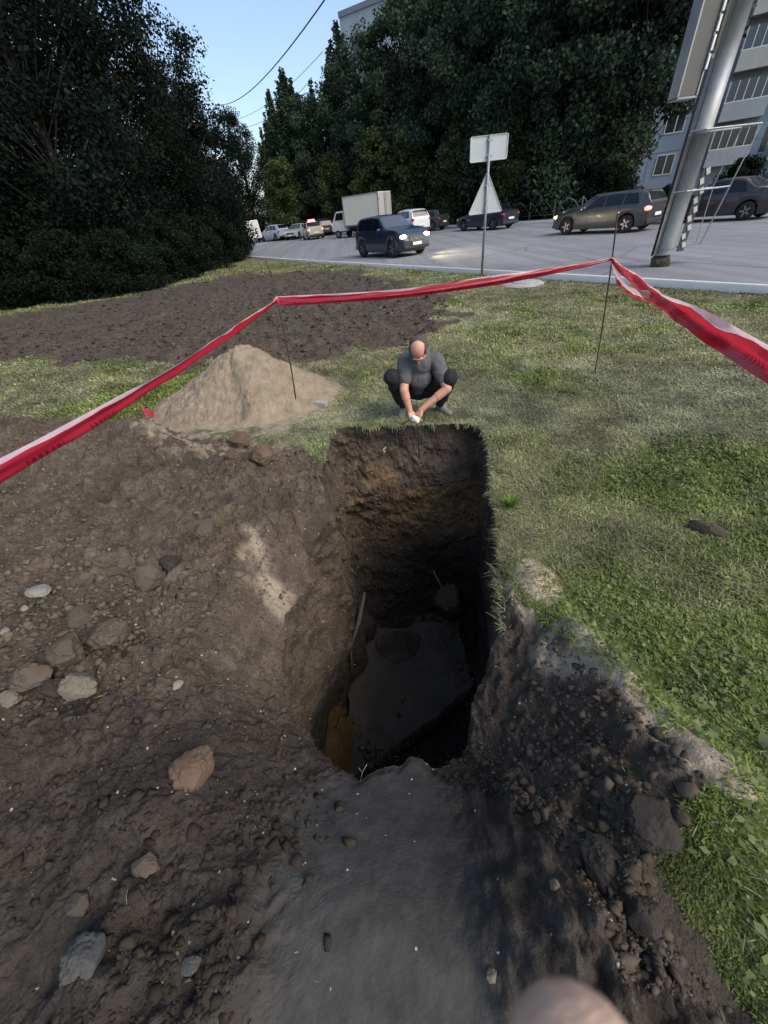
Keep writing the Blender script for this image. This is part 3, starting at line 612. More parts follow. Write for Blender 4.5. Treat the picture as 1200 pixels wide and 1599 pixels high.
# long pale straws left lying by the mower
Ps = grass_pts(5000, .9, 12); n = len(Ps); V, F, c = blades(Ps); V = V.reshape(n, 6, 3); b_ = V[:, :2].mean(1, keepdims=True); ctr_ = np.stack([V[:, 0:2].mean(1), V[:, 0:2].mean(1), V[:, 2:4].mean(1), V[:, 2:4].mean(1), V[:, 4:6].mean(1), V[:, 4:6].mean(1)], 1); V = ctr_+(V-ctr_)*.4; V[:, :, :2] = V[:, :, :2]+(ctr_[:, :, :2]-b_[:, :, :2])*1.3; V[:, :, 2] = b_[:, :, 2]+(V[:, :, 2]-b_[:, :, 2])*.5+.018
c = np.repeat(np.array([[.34, .32, .23]])*(.5+.7*rng.random((n, 1))), 6, 0)
tag(mesh_np('straw', V.reshape(-1, 3), F, M['grass'], smooth=False, col=c), 'pale dry straws lying on the mown lawn', 'straw', kind='stuff')
# overhanging tufts along the pit rim and strays on the soil
idx = rng.integers(0, NA, 9000); on = rim[idx]; ok = (fbm(on[:, 0]*4, on[:, 1]*4, o=2, seed=211) > -.12) & ((on[:, 1] > 3.3) | (on[:, 0] > .45) & (on[:, 1] > 1.15)); on = on[ok]
on = on+dirn[idx][ok]*rng.uniform(-.02, .07, (len(on), 1)); n = len(on)
V, F, c = blades(on); V = V.reshape(n, 6, 3); out = -dirn[idx][ok]*(rng.random((n, 1))*.05); drop = rng.random(n)**2*.06
for q, f in ((2, .5), (3, .5), (4, 1.2), (5, 1.2)): V[:, q, :2] += out*f; V[:, q, 2] -= drop*f
tag(mesh_np('rim_grass', V.reshape(-1, 3), F, M['grass'], smooth=False, col=c), 'grass hanging over the cut edge of the pit', 'grass', kind='stuff')
x = rng.uniform(-5, 1.0, 5000); y = rng.uniform(-.3, 5, 5000); ok = (poly_sd(x, y, SOIL_NEAR) < 0) & (poly_sd(x, y, [a for a, b in CT]) > .03) & (fbm(x*1.6, y*1.6, o=3, seed=181) > .30)
V, F, c = blades(np.column_stack([x, y])[ok]); tag(mesh_np('straw_scraps', V, F, M['grass'], smooth=False, col=c), 'scraps of straw and grass blades lying on the dug soil', 'straw', kind='stuff')
# broad-leaved weeds in the lush corner
def weeds(n):
    x = rng.uniform(.7, 3.6, n*4); y = rng.uniform(-.3, 3.2, n*4); d = dry_field(x, y); ok = (rng.random(n*4) > d*3.2+.15) & (poly_sd(x, y, SOIL_NEAR) > .03)
    x, y = x[ok][:n], y[ok][:n]; z = gh(x, y)+.015+.03*rng.random(len(x)); m = len(x)
    L = .012+.030*rng.random(m)**2; a = rng.random(m)*6.283; t = rng.uniform(-.15, .7, m)
    d = np.stack([np.cos(a)*np.cos(t), np.sin(a)*np.cos(t), np.sin(t)], -1)*L[:, None]; s = np.stack([-np.sin(a), np.cos(a), rng.normal(size=m)*.3], -1)*(L*.34)[:, None]
    b = np.stack([x, y, z], -1); V = np.stack([b, b+d*.45+s, b+d, b+d*.45-s], 1); F = np.array([[0, 1, 2, 3]])[None]+np.arange(m)[:, None, None]*4
    q = rng.random((m, 1)); c = (np.array([.070, .105, .028])*(1-q)+np.array([.16, .20, .07])*q)
    return V.reshape(-1, 3), F.reshape(-1, 4), np.repeat(c, 4, 0)
V, F, c = weeds(8000); tag(mesh_np('clover_leaves', V, F, M['grass'], smooth=False, col=c), 'broad green clover and plantain leaves in the lawn at the lower right', 'weeds', kind='stuff')
# upright dock leaf on the right slope
def leafplant(p, n, L, name, label, wk=1.0, col=(.11, .17, .08)):
    Vs = []; Fs = []; cs = []
    for i in range(n):
        a = rng.random()*6.28; el = rng.uniform(.5, 1.3); b = np.array(p); b0 = sum(len(v) for v in Vs)
        d = np.array([math.cos(a)*math.cos(el), math.sin(a)*math.cos(el), math.sin(el)]); sd_ = np.array([-math.sin(a), math.cos(a), 0])
        l = L*rng.uniform(.7, 1.1); v = []
        for t, wv in ((0, .04), (.25, .10), (.55, .15), (.8, .10), (1, .01)):
            c_ = b+d*l*t-np.array([0, 0, 1])*l*.15*t*t; v += [c_-sd_*wv*l*wk, c_+sd_*wv*l*wk]
        Vs.append(np.array(v)); Fs += [[b0+2*k, b0+2*k+1, b0+2*k+3, b0+2*k+2] for k in range(4)]; cs += [list(np.array(col)*(.7+.6*rng.random()))]*10
    o = mesh_np(name, np.concatenate(Vs), Fs, M['grass'], col=np.array(cs)); tag(o, label, 'plant')
leafplant(ground_at(978, 1208), 2, .10, 'dock_plant', 'single pale green dock leaf standing on the dark slope right of the pit')
leafplant(ground_at(436, 822), 14, .09, 'grass_tuft', 'small green tuft growing out of the left pit edge', .3, (.12, .16, .06))
leafplant(ground_at(1188, 1170), 5, .10, 'plantain_plant', 'broad plantain rosette in the lawn at the right edge')
leafplant(ground_at(796, 792), 120, .13, 'grass_tuft', 'bright green tuft of long grass on the right rim of the pit', .22, (.17, .26, .05))

# ------------------------------------------------------------------ barrier tape, stakes
def m_tape():
    t = NT('barrier_tape', .22, .6); uv = t.n('ShaderNodeAttribute', attribute_name='Col'); sp = t.n('ShaderNodeSeparateColor'); t.l(uv.outputs['Color'], sp.inputs[0])
    v = sp.outputs[0]; band = sp.outputs[1]      # v across the tape; band along it in metres
    wv = t.math('FRACT', t.math('MULTIPLY', band, 1.9))
    red = t.mix(t.noise(5, 3, .5), (.38, .010, .026), (.50, .03, .06))
    white = t.mix(t.noise(9, 3, .5), (.58, .38, .42), (.78, .66, .72))
    # dark lettering blocks in a row along the red half
    f = t.math('FRACT', t.math('MULTIPLY', band, 34)); let = t.math('MULTIPLY', t.math('GREATER_THAN', f, .35), t.math('MULTIPLY', t.math('GREATER_THAN', v, .62), t.math('LESS_THAN', v, .86)))
    word = t.math('LESS_THAN', t.math('FRACT', t.math('MULTIPLY', band, 3.1)), .55); let = t.math('MULTIPLY', let, word)
    c = t.mix(t.math('LESS_THAN', t.math('ADD', v, t.math('MULTIPLY', t.math('SUBTRACT', t.noise(2.2, 2, .5), .5), .6)), sp.outputs[2]), red, white)
    c = t.mix(t.math('MULTIPLY', let, .65), c, (.10, .006, .015)); t.color(c)
    tr = t.n('ShaderNodeBsdfTranslucent'); t.l(c, tr.inputs[0]); mx = t.n('ShaderNodeMixShader'); mx.inputs[0].default_value = .5
    t.l(t.b.outputs[0], mx.inputs[1]); t.l(tr.outputs[0], mx.inputs[2]); t.l(mx.outputs[0], t.t.nodes['Material Output'].inputs[0]); return t.m
M['tape'] = m_tape()
def tape(name, a, b, w, label, sag=.03, seed=1, fold=.8, roll0=0.0, roll1=0.0, n=260, wa=None, wf=.24):
    a, b = Vector(a), Vector(b); ax = (b-a); L = ax.length; ax.normalize(); side = ax.cross(Vector((0, 0, 1))).normalized(); up = side.cross(ax)
    nw = 9; V = []; col = []
    for i in range(n):
        s = i/(n-1); c = a.lerp(b, s)-Vector((0, 0, 1))*sag*4*s*(1-s)*L
        r = roll0+(roll1-roll0)*s+.25*float(vnoise(s*L*1.3, 0.0, seed=seed)); ww = w if wa is None else wa+(w-wa)*min(1, s*3)
        for k in range(nw):
            v = k/(nw-1); q = (v-.5)*ww
            cr = .12*ww*math.sin(v*9+s*L*2.1+seed)+.10*ww*float(vnoise(s*L*4, v*4, seed=seed+3))
            # folded lengthwise: a shallow V
            off = abs(v-.42)*ww*fold
            lat = q*math.sqrt(max(.05, 1-fold*fold*.6))
            h = lat; d = off+cr
            V.append(c+up*(h*math.cos(r)-d*math.sin(r))+side*(h*math.sin(r)+d*math.cos(r))); col.append((1-v, s*L, wf))
    k = (np.arange(n-1)[:, None]*nw+np.arange(nw-1)[None, :]); F = np.stack([k, k+1, k+nw+1, k+nw], -1).reshape(-1, 4)
    o = mesh_np(name, np.array([tuple(v) for v in V]), F, M['tape'], col=np.array(col)); tag(o, label, 'tape', 'lengths of red and white barrier tape'); return o
TL = gz(459, 610, .34); TLt = at(433, 472, -(CM.transposed() @ (TL-Vector((0, 0, EYE)))).z*1.0)
SB = gz(930, 583); TR = Vector(gz(957, 405, 1.18)); TR = at(957, 405, 3.9)
r_ = ray(957, 405); k_ = 4.55/r_.y; TR = Vector((0, 0, EYE))+r_*k_
r_ = ray(433, 470); k_ = (TL.y+.12)/r_.y; TLt = Vector((0, 0, EYE))+r_*k_
tape('barrier_tape', TLt, at(-60, 775, 1.15), .072, 'length of barrier tape running from the left stake to the near left, pinkish and crumpled', sag=.012, seed=4, roll0=-.5, roll1=-.2, wa=.03, fold=.5, wf=.13)
tape('barrier_tape', TR, TLt, .10, 'length of barrier tape stretched between the two stakes behind the crouching man', sag=.022, seed=9, roll0=-.3, roll1=.2, wa=.03, fold=.7, wf=.12)
tape('barrier_tape', TR, at(1290, 612, .95), .095, 'broad length of barrier tape running from the right stake to the near right', sag=.008, seed=14, roll0=.1, roll1=-.1, wa=.05, fold=.5)
tape('barrier_tape', TR+Vector((0, 0, -.02)), TR.lerp(at(1290, 612, .95), .52)+Vector((-.02, 0, -.05)), .08, 'loose pale strip of barrier tape sagging under the right hand length', sag=.035, seed=19, roll0=.6, roll1=.1, wa=.03, fold=.3, wf=.75)
def stake(base, top, label, r=.006, bend=.015):
    mb = MB(); b, t = Vector(base), Vector(top); pts = []
    for i in range(9):
        s = i/8; p = b.lerp(t, s)+Vector((bend*math.sin(s*3.1), 0, 0)); pts.append(p)
    mb.tube(pts, [r*(1+.12*(i % 2)) for i in range(9)], 8); o = mb.build('steel_stake', M['darksteel'], smooth=True); tag(o, label, 'stake', 'rebar stakes holding the tape'); return o
stake(TL-Vector((0, 0, .1)), TLt+Vector((0, 0, .015)), 'thin rusty stake standing in the right side of the sand heap', r=.0075)
r_ = ray(965, 333); top = Vector((0, 0, EYE))+r_*(4.62/r_.y)
stake(SB-Vector((0, 0, .08)), top, 'tall thin rusty stake in the lawn right of the crouching man', r=.0075)
def knot(c, r, label, seed):
    mb = MB()
    for i in range(26):
        a = Vector(rng.normal(size=3)).normalized()*r*rng.uniform(.2, 1); b = Vector(rng.normal(size=3)).normalized()*r*rng.uniform(.4, 1.25)
        n = (b-a).cross(Vector(rng.normal(size=3))).normalized()*r*.3; mb.add([Vector(c)+a-n, Vector(c)+a+n, Vector(c)+b+n*.6, Vector(c)+b-n*.6], [(0, 1, 2, 3)])
    o = mb.build('tape_knot', M['tape_plain']); tag(o, label, 'tape knot', 'knots of barrier tape')
M['tape_plain'] = simple('crumpled_tape', (.50, .06, .10), .4, var=.5, scale=30)
knot(TLt, .035, 'crumpled red knot of tape around the left stake', 1)
knot(TR, .018, 'small pale red knot of tape around the right stake', 2)
p = ground_at(237, 655); mb = MB()
for i in range(9):
    a = Vector((rng.uniform(-.04, .04), rng.uniform(-.03, .03), rng.uniform(.0, .08))); b = a+Vector((rng.uniform(-.05, .05), 0, rng.uniform(.03, .12))); n = Vector((.035, .01, -.01)); mb.add([p+a, p+a+n, p+b+n*.7, p+b], [(0, 1, 2, 3)])
tag(mb.build('tape_scrap', M['tape_plain']), 'torn scrap of red tape standing in the grass left of the sand heap', 'tape scrap')
p = gz(424, 432); mb = MB(); mb.tube([p-Vector((0, 0, .1)), p+Vector((-.02, 0, .35)), p+Vector((-.10, 0, .62))], .022, 8); tag(mb.build('marker_stick', M['darksteel'], smooth=True), 'short dark reddish stick standing far off on the dug strip, above the left knot', 'stick')
mb = MB()
mb.lathe([(0.0, .05), (.42, .05), (.47, .03), (.52, 0), (.52, -.05)], (0, 0, 0), 'z', 32); mb.lathe([(0, .07), (.30, .07), (.31, .05)], (0, 0, 0), 'z', 28)
cv = mb.build('manhole_cover', M['concrete'], smooth=False); cv.location = ground_at(817, 444)+Vector((0, 0, .01)); tag(cv, 'round pale concrete manhole ring in the lawn behind the tape', 'manhole')

# small things sticking out of the cut wall of the pit
def wallpt(px, py, y): r = ray(px, py); return Vector((0, 0, EYE))+r*(y/r.y)
mb = MB(); p = wallpt(600, 703, 3.70)
mb.tube([p+Vector((.03, 0, .04)), p+Vector((-.012, -.01, .012)), p+Vector((.006, -.012, -.012)), p+Vector((-.02, -.01, -.04))], [.006, .013, .015, .005], 8)
tag(mb.build('root_piece', simple('pale_root', (.34, .30, .16), .8), smooth=True), 'pale yellow piece of root in the cut wall just below the man', 'root')
pts = [wallpt(676, 888, 3.36), wallpt(690, 915, 3.32), wallpt(708, 935, 3.27), wallpt(725, 955, 3.22), wallpt(744, 976, 3.16)]
mb = MB(); mb.tube([q+Vector((0, -.03, 0)) for q in pts], [.010, .016, .008, .012, .009], 7); tag(mb.build('broken_pipe', simple('dusty_pipe', (.16, .16, .15), .9, var=.6, scale=40), smooth=True), 'thin whitish broken pipe slanting down the dark far wall of the pit', 'pipe')
mb = MB(); mb.tube([wallpt(570, 925, 2.75), wallpt(562, 965, 2.5), wallpt(548, 1010, 2.3), wallpt(551, 1050, 2.1)], [.014, .026, .014, .004], 8); tag(mb.build('old_root', simple('grey_root', (.09, .085, .075), .9, var=.5, scale=30), smooth=True), 'grey root running down the left wall inside the pit', 'root')
p = ground_at(568, 1215); mb = MB(); mb.tube([p+Vector((-.02, -.02, -.01)), p+Vector((0, .01, .05)), p+Vector((.03, .03, .09))], .0012, 5); mb.tube([p+Vector((0, .01, .05)), p+Vector((-.012, .02, .09))], .001, 5)
tag(mb.build('dry_stalk', simple('straw', (.3, .27, .2), .8), smooth=True), 'thin dry stalk on the near lip of the pit', 'stalk')

lump('earth_clod', (.72, 2.98, -2.25), (.20, .16, .30), mc['olive'], 411, 'olive grey lump of earth behind the slab at the foot of the far pit wall', 'clod')
lump('earth_clod', (-.42, 2.85, -2.35), (.16, .22, .30), mc['dark'], 412, 'dark lump of earth left of the hollow in the slab, deep in the pit', 'clod')
# pale chips and small stones held in the cut walls
wv = np.concatenate(rows[22:ROUT-3]); k = rng.integers(0, len(wv), 9000); P_ = wv[k]; ok = (P_[:, 2] > -2.6); P_ = P_[ok]
sz = np.clip(np.exp(rng.normal(np.log(.0055), .55, len(P_))), .002, .028); Vc, Fc = crumbs('', P_, sz, None, None)
cc = np.repeat(np.where((rng.random((len(P_), 1)) < .20) & (sz[:, None] < .015), np.array([[.34, .31, .26]]), np.array([[.075, .055, .038]])*(.5+.9*rng.random((len(P_), 1)))), 12, 0)
tag(mesh_np('wall_chips', Vc, Fc, M['crumb'], smooth=False, col=cc), 'pale chips and small stones stuck in the cut walls of the pit', 'chips', kind='stuff')

# dirt fallen on the slab and banked against it
x = rng.uniform(-.66, .85, 5200); y = rng.uniform(1.25, 3.05, 5200); ok = fbm(x*2.4, y*2.4, o=3, seed=201)+rng.normal(size=5200)*.2 > .0; x, y = x[ok], y[ok]
sz = np.clip(np.exp(rng.normal(np.log(.008), .75, len(x))), .002, .05); Vc, Fc = crumbs('', np.column_stack([x, y, -2.51+0*x]), sz, None, None)
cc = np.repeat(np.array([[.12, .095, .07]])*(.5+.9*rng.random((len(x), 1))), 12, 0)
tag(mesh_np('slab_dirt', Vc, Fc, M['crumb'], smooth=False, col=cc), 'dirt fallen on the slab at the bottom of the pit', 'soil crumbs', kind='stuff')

# ------------------------------------------------------------------ road sign seen from behind
root = empty('road_sign', (3.90, 13.35, 0)); tag(root, 'back of a white triangular warning sign with a small plate above, on a grey post', 'road sign')
mb = MB(); mb.tube([(0, 0, -.2), (0, 0, 3.10)], .036, 14); mb.build('post', M['steel'], root, smooth=True)
signback = simple('sign_back', (.50, .52, .52), .5, metal=.2, var=.12, scale=3)
def rounded_poly(pts, r, k=5):
    out = []; n = len(pts)
    for i in range(n):
        p = Vector(pts[i]); a = (Vector(pts[i-1])-p).normalized(); b = (Vector(pts[(i+1) % n])-p).normalized()
        half = a.angle(b)/2; d = r/math.tan(half); p0 = p+a*d; p1 = p+b*d
        for j in range(k+1):
            t = j/k; out.append((p0*(1-t)**2+p*2*t*(1-t)+p1*t*t))
    return out
def plate(name, pts, y, th, mat, parent, r=.04):
    P = rounded_poly([Vector((a, 0, b)) for a, b in pts], r); mb = MB(); n = len(P)
    vs = [(p.x, y, p.z) for p in P]+[(p.x, y+th, p.z) for p in P]
    mb.add(vs, [tuple(range(n)), tuple(reversed(range(n, 2*n)))]+[(i, (i+1) % n, n+(i+1) % n, n+i) for i in range(n)])
    # folded rim
    c = Vector((sum(p.x for p in P)/n, 0, sum(p.z for p in P)/n)); q = [c+(p-c)*.955 for p in P]
    vs = [(p.x, y-.018, p.z) for p in P]+[(p.x, y-.018, p.z) for p in q]+[(p.x, y-.001, p.z) for p in q]+[(p.x, y-.001, p.z) for p in P]
    fs = []
    for i in range(n):
        j = (i+1) % n; fs += [(i, j, n+j, n+i), (n+i, n+j, 2*n+j, 2*n+i), (3*n+i, 3*n+j, j, i)]
    mb.add(vs, fs); return mb.build(name, mat, parent)
plate('triangle_plate', [(-.50, 1.50), (.50, 1.50), (0, 2.42)], .045, .004, signback, root, .05)
plate('top_plate', [(-.50, 2.60), (.50, 2.60), (.50, 3.10), (-.50, 3.10)], .045, .004, signback, root, .05)
for z in (1.62, 2.1, 2.7, 3.0):
    mb = MB(); mb.box((0, .012, z), (.12, .085, .035)); mb.build('clamp', M['steel'], root, bevel=.004)

# ------------------------------------------------------------------ big steel mast with side panel, brackets and striped board
root = empty('billboard_mast', (7.85, 10.95, 0)); tag(root, 'thick steel billboard mast on a broken concrete foot at the kerb on the right', 'mast')
root.scale = (1, 1, 1)
mb = MB(); mb.lathe([(.215, .30), (.218, .40), (.21, .9), (.205, 2.45), (.22, 2.45), (.22, 2.55), (.202, 2.55), (.195, 4.6), (.208, 4.6), (.208, 4.7), (.188, 4.7), (.175, 9.0), (0, 9.0)], (0, 0, 0), 'z', 40)
mb.build('pole', M['steel'], root, smooth=True)
for z in (.45, 2.5, 4.65):
    mb = MB(); mb.lathe([(.20, z-.02), (.235, z-.02), (.235, z+.02), (.20, z+.02)], (0, 0, 0), 'z', 32); mb.build('flange', M['steel'], root, smooth=False)
ft = lump('foot', (0, 0, .12), (.25, .25, .34), mc['olive'], 301, amp=.16); ft.parent = root
mb = MB()
for x0 in (-.30, -.27): mb.tube([(x0, -.02, .3), (x0-.02, -.02, 5.6)], .014, 8)
mb.tube([(-.24, -.14, .35), (-.24, -.14, 5.2)], .010, 8); mb.build('cable', M['plastic'], root, smooth=True)
e = Vector((1, .15, 0)).normalized()
mb = MB()
def rail(z, L, m=0, yy=0.0):
    mb.tube([Vector((-.30, -.1, z)), Vector((-.1, -.30, z)), Vector((.15, -.30, z)), Vector((L, -.22, z)), Vector((L, .30, z)), Vector((.2, .30, z))], .018, 8)
rail(2.52, 1.15); rail(1.52, .95)
mb.box((.62, .0, .42), (.62, .30, .03)); 
mb.tube([(.95, -.22, 1.52), (.80, -.14, .44)], .014, 8); mb.tube([(.95, .28, 1.52), (.9, .14, .44)], .010, 8); mb.tube([(1.15, -.22, 2.52), (.95, -.22, 1.52)], .012, 8); mb.tube([(1.15, .30, 2.52), (.95, .3, 1.52)], .010, 8)
mb.build('bracket', M['steel'], root)
# black and white striped board along the right of the mast
mb = MB(); mb.box((.315, -.15, 1.12), (.17, .02, 1.55), m=1)
for k in range(9):
    z = .42+k*.17
    mb.box((.315-.035*(1 if k % 2 else -1), -.168, z+.06), (.085, .010, .12), Matrix.Rotation(-.4, 3, 'Y'), m=0)
mb.build('striped_board', [simple('dirty_white', (.42, .42, .40), .8, var=.3), simple('dull_black', (.05, .05, .05), .8)], root)
pan = simple('panel_brown', (.12, .115, .105), .7, var=.15, scale=1.2)
mb = MB(); mb.box((-.66, -.05, 5.3), (.36, .26, 4.5)); mb.build('side_panel', pan, root, bevel=.02)
mb = MB()
for s in (-1, 1): mb.box((-.66+s*.195, -.05, 5.3), (.03, .30, 4.52))
mb.box((-.66, -.05, 3.04), (.42, .30, .03))
for z in (3.6, 5.2, 6.8): mb.box((-.38, 0, z), (.34, .06, .06))
mb.build('panel_frame', M['steel'], root)
mb = MB()
for k in range(15): mb.box((-.455, -.215, 3.5+k*.24), (.035, .03, .20))
mb.build('lamp_strip', simple('strip_white', (.8, .82, .82), .4, var=.3, scale=6), root)

# ------------------------------------------------------------------ buildings
def building(name, label, P0, P1, depth, hgt, floors, wallc, groundh=0.0, cols=None, loggia=None, fh=2.85, z0=1.2):
    P0, P1 = Vector((*P0, 0)), Vector((*P1, 0)); u = (P1-P0).normalized(); L = (P1-P0).length; nrm = Vector((u.y, -u.x, 0))
    root = empty(name, P0, math.atan2(u.y, u.x)); tag(root, label, 'building')      # local x along the facade, -y towards the viewer
    wm = simple('panel_wall', wallc, .9, var=.18, scale=.35, bump=.15); gm = simple('window_glass', (.03, .04, .055), .12, var=.5, scale=.3, spec=.8)
    mb = MB(); mb.box((L/2, depth/2, hgt/2), (L, depth, hgt)); mb.build('wall', wm, root)
    mb = MB(); mb.box((L/2, depth/2, hgt+.30), (L+.3, depth+.3, .6)); mb.build('roof', simple('roof_edge', tuple(c*.6 for c in wallc), .9), root)
    mb = MB()
    for f in range(1, floors): mb.box((L/2, -.012, z0+f*fh-.35), (L, .02, .05))
    x = 0
    while x < L: mb.box((x, -.010, hgt/2), (.05, .014, hgt)); x += 3.2
    mb.build('panel_joints', simple('joint', tuple(c*.55 for c in wallc), .9), root)
    lit = emis('lit_window', (1.0, .85, .55), 1.1)
    k = 0
    for x in (cols or []):
        for f in range(floors):
            z = z0+f*fh+.95; islit = random.random() < .05
            mb = MB(); mb.box((x, .03, z+.65), (1.35, .12, 1.35)); w_ = mb.build('window_or_gap', lit if islit else gm, root); 
            mb = MB()
            for q in (-.70, 0.05, .70): mb.box((x+q, -.04, z+.65), (.07, .06, 1.45))
            for q in (-.70, .70): mb.box((x, -.038, z+.65+q), (1.4, .052, .07))
            mb.build('frame', M['white'], w_)
    for (x, wd, o) in (loggia or []):
        for f in range(floors):
            z = z0+1.0+f*fh
            mb = MB(); mb.box((x, -.62, z+.08), (wd, 1.24, .16)); mb.box((x, -1.20, z+.62), (wd-.02, .06, .98)); mb.box((x-wd/2+.04, -.62, z+.62), (.05, 1.16, .98)); mb.box((x+wd/2-.04, -.62, z+.62), (.05, 1.16, .98))
            b_ = mb.build('balcony', simple('balcony_panel', random.choice([(.42, .43, .42), (.36, .39, .41), (.46, .45, .42)]), .85, var=.2, scale=2), root)
            mb = MB(); mb.box((x, -1.17, z+1.13), (wd, .08, .06))
            for q in np.linspace(-wd/2+.05, wd/2-.05, 6): mb.box((x+q, -1.18, z+1.75), (.05, .05, 1.2))
            for q in (-1, 1): mb.box((x+q*(wd/2-.03), -.6, z+1.75), (.045, .045, 1.2))
            mb.build('balcony_frame', M['white'], b_)
            mb = MB(); mb.box((x, -1.155, z+1.75), (wd-.12, .012, 1.15)); 
            mb.build('balcony_glazing', lit if random.random() < .16 else gm, b_)
            mb = MB(); mb.box((x-wd/2-.45, .02, z+1.4), (.42, .10, 1.6)); mb.build('window_or_gap', gm, root)  # dark pane stands for the shaded gap between balcony and wall
    return root
building('apartment_block', 'tall grey blue apartment block behind the tree row, its roof corner against the sky', (2.4, 95), (46, 66), 13, 26.3, 9, (.30, .35, .40), cols=[9.5, 12.5, 16, 20, 24, 28, 32, 36, 40, 44, 48])
building('apartment_block', 'pale apartment block with stacked glazed balconies behind the mast at the right edge', (26.5, 48.5), (62, 26), 12, 27, 9, (.30, .37, .46), cols=[4.6], loggia=[(9.2, 3.0, 0), (13.6, 3.0, 0), (18, 3.2, 0), (22.5, 3.2, 0), (27, 3.2, 0)])

# ------------------------------------------------------------------ low arched metal fence behind the parked cars
root = empty('arched_fence', (6.2, 51.0, slope_far(0, 51))); tag(root, 'low dark fence of arched metal bars along the pavement behind the black sedan', 'fence')
P = np.array(FARP[::-1]); fa, fb = Vector((3.0, 55.2, 0)), Vector((17.6, 31.0, 0)); nn = 13
mb = MB(); mbp = MB()
for i in range(nn):
    a = fa.lerp(fb, i/nn)-Vector((6.2, 51.0, 0)); b = fa.lerp(fb, (i+1)/nn)-Vector((6.2, 51.0, 0)); pts = []
    for k in range(13):
        t = k/12; pts.append(a.lerp(b, t)+Vector((0, 0, .35+.80*math.sin(math.pi*t))))
    mb.tube(pts, .028, 6); mb.tube([a+Vector((0, 0, 1.15)), a.lerp(b, .5)+Vector((0, 0, .3)), b+Vector((0, 0, 1.15))], .020, 6); mb.tube([a+Vector((0, 0, .30)), b+Vector((0, 0, .30))], .02, 6)
    mb2 = MB(); mb2.tube([a+Vector((0, 0, 0)), a+Vector((0, 0, 1.2))], .035, 8); mb2.build('fence_post', M['steel'], root)
mb.build('fence_arches', simple('fence_grey', (.16, .165, .16), .6, var=.2), root)
# information board between the trees
root = empty('information_board', (9.3, 46.5, .15)); tag(root, 'small brown square sign board on a thin post in front of the dark trees', 'sign board')
mb = MB(); mb.tube([(0, 0, 0), (0, 0, 3.2)], .04, 8); mb.build('post', M['steel'], root)
mb = MB(); mb.box((0, -.06, 4.0), (1.5, .05, 1.7)); mb.build('board', simple('board_brown', (.13, .10, .07), .8, var=.3, scale=2), root)
mb = MB(); mb.box((-.62, -.10, 4.0), (.14, .03, 1.6)); mb.box((-.25, -.10, 3.95), (.16, .03, .9)); mb.build('board_mark', M['black'], root)

# ------------------------------------------------------------------ overhead wires
def wire(a, b, r, label):
    mb = MB(); pts = [Vector(a).lerp(Vector(b), s/24)-Vector((0, 0, 1))*(4*(s/24)*(1-s/24)*1.0) for s in range(25)]; mb.tube(pts, r, 6); o = mb.build('overhead_wire', M['plastic'], smooth=True); tag(o, label, 'wire')
def el(px, py, d): r = ray(px, py); return Vector((0, 0, EYE))+r*(d/math.hypot(r.x, r.y))
a, b = el(468, 0, 22), el(342, 155, 55); wire(a+(a-b)*.3, b+(b-a)*.15, 0.021, 'dark overhead cable crossing the open sky')
a, b = el(400, 150, 60), el(340, 190, 85); wire(a+(a-b)*.8, b, .016, 'thin overhead wire low in the gap of sky, upper of two')
a, b = el(400, 172, 60), el(352, 197, 85); wire(a+(a-b)*.8, b, .016, 'thin overhead wire low in the gap of sky, lower of two')

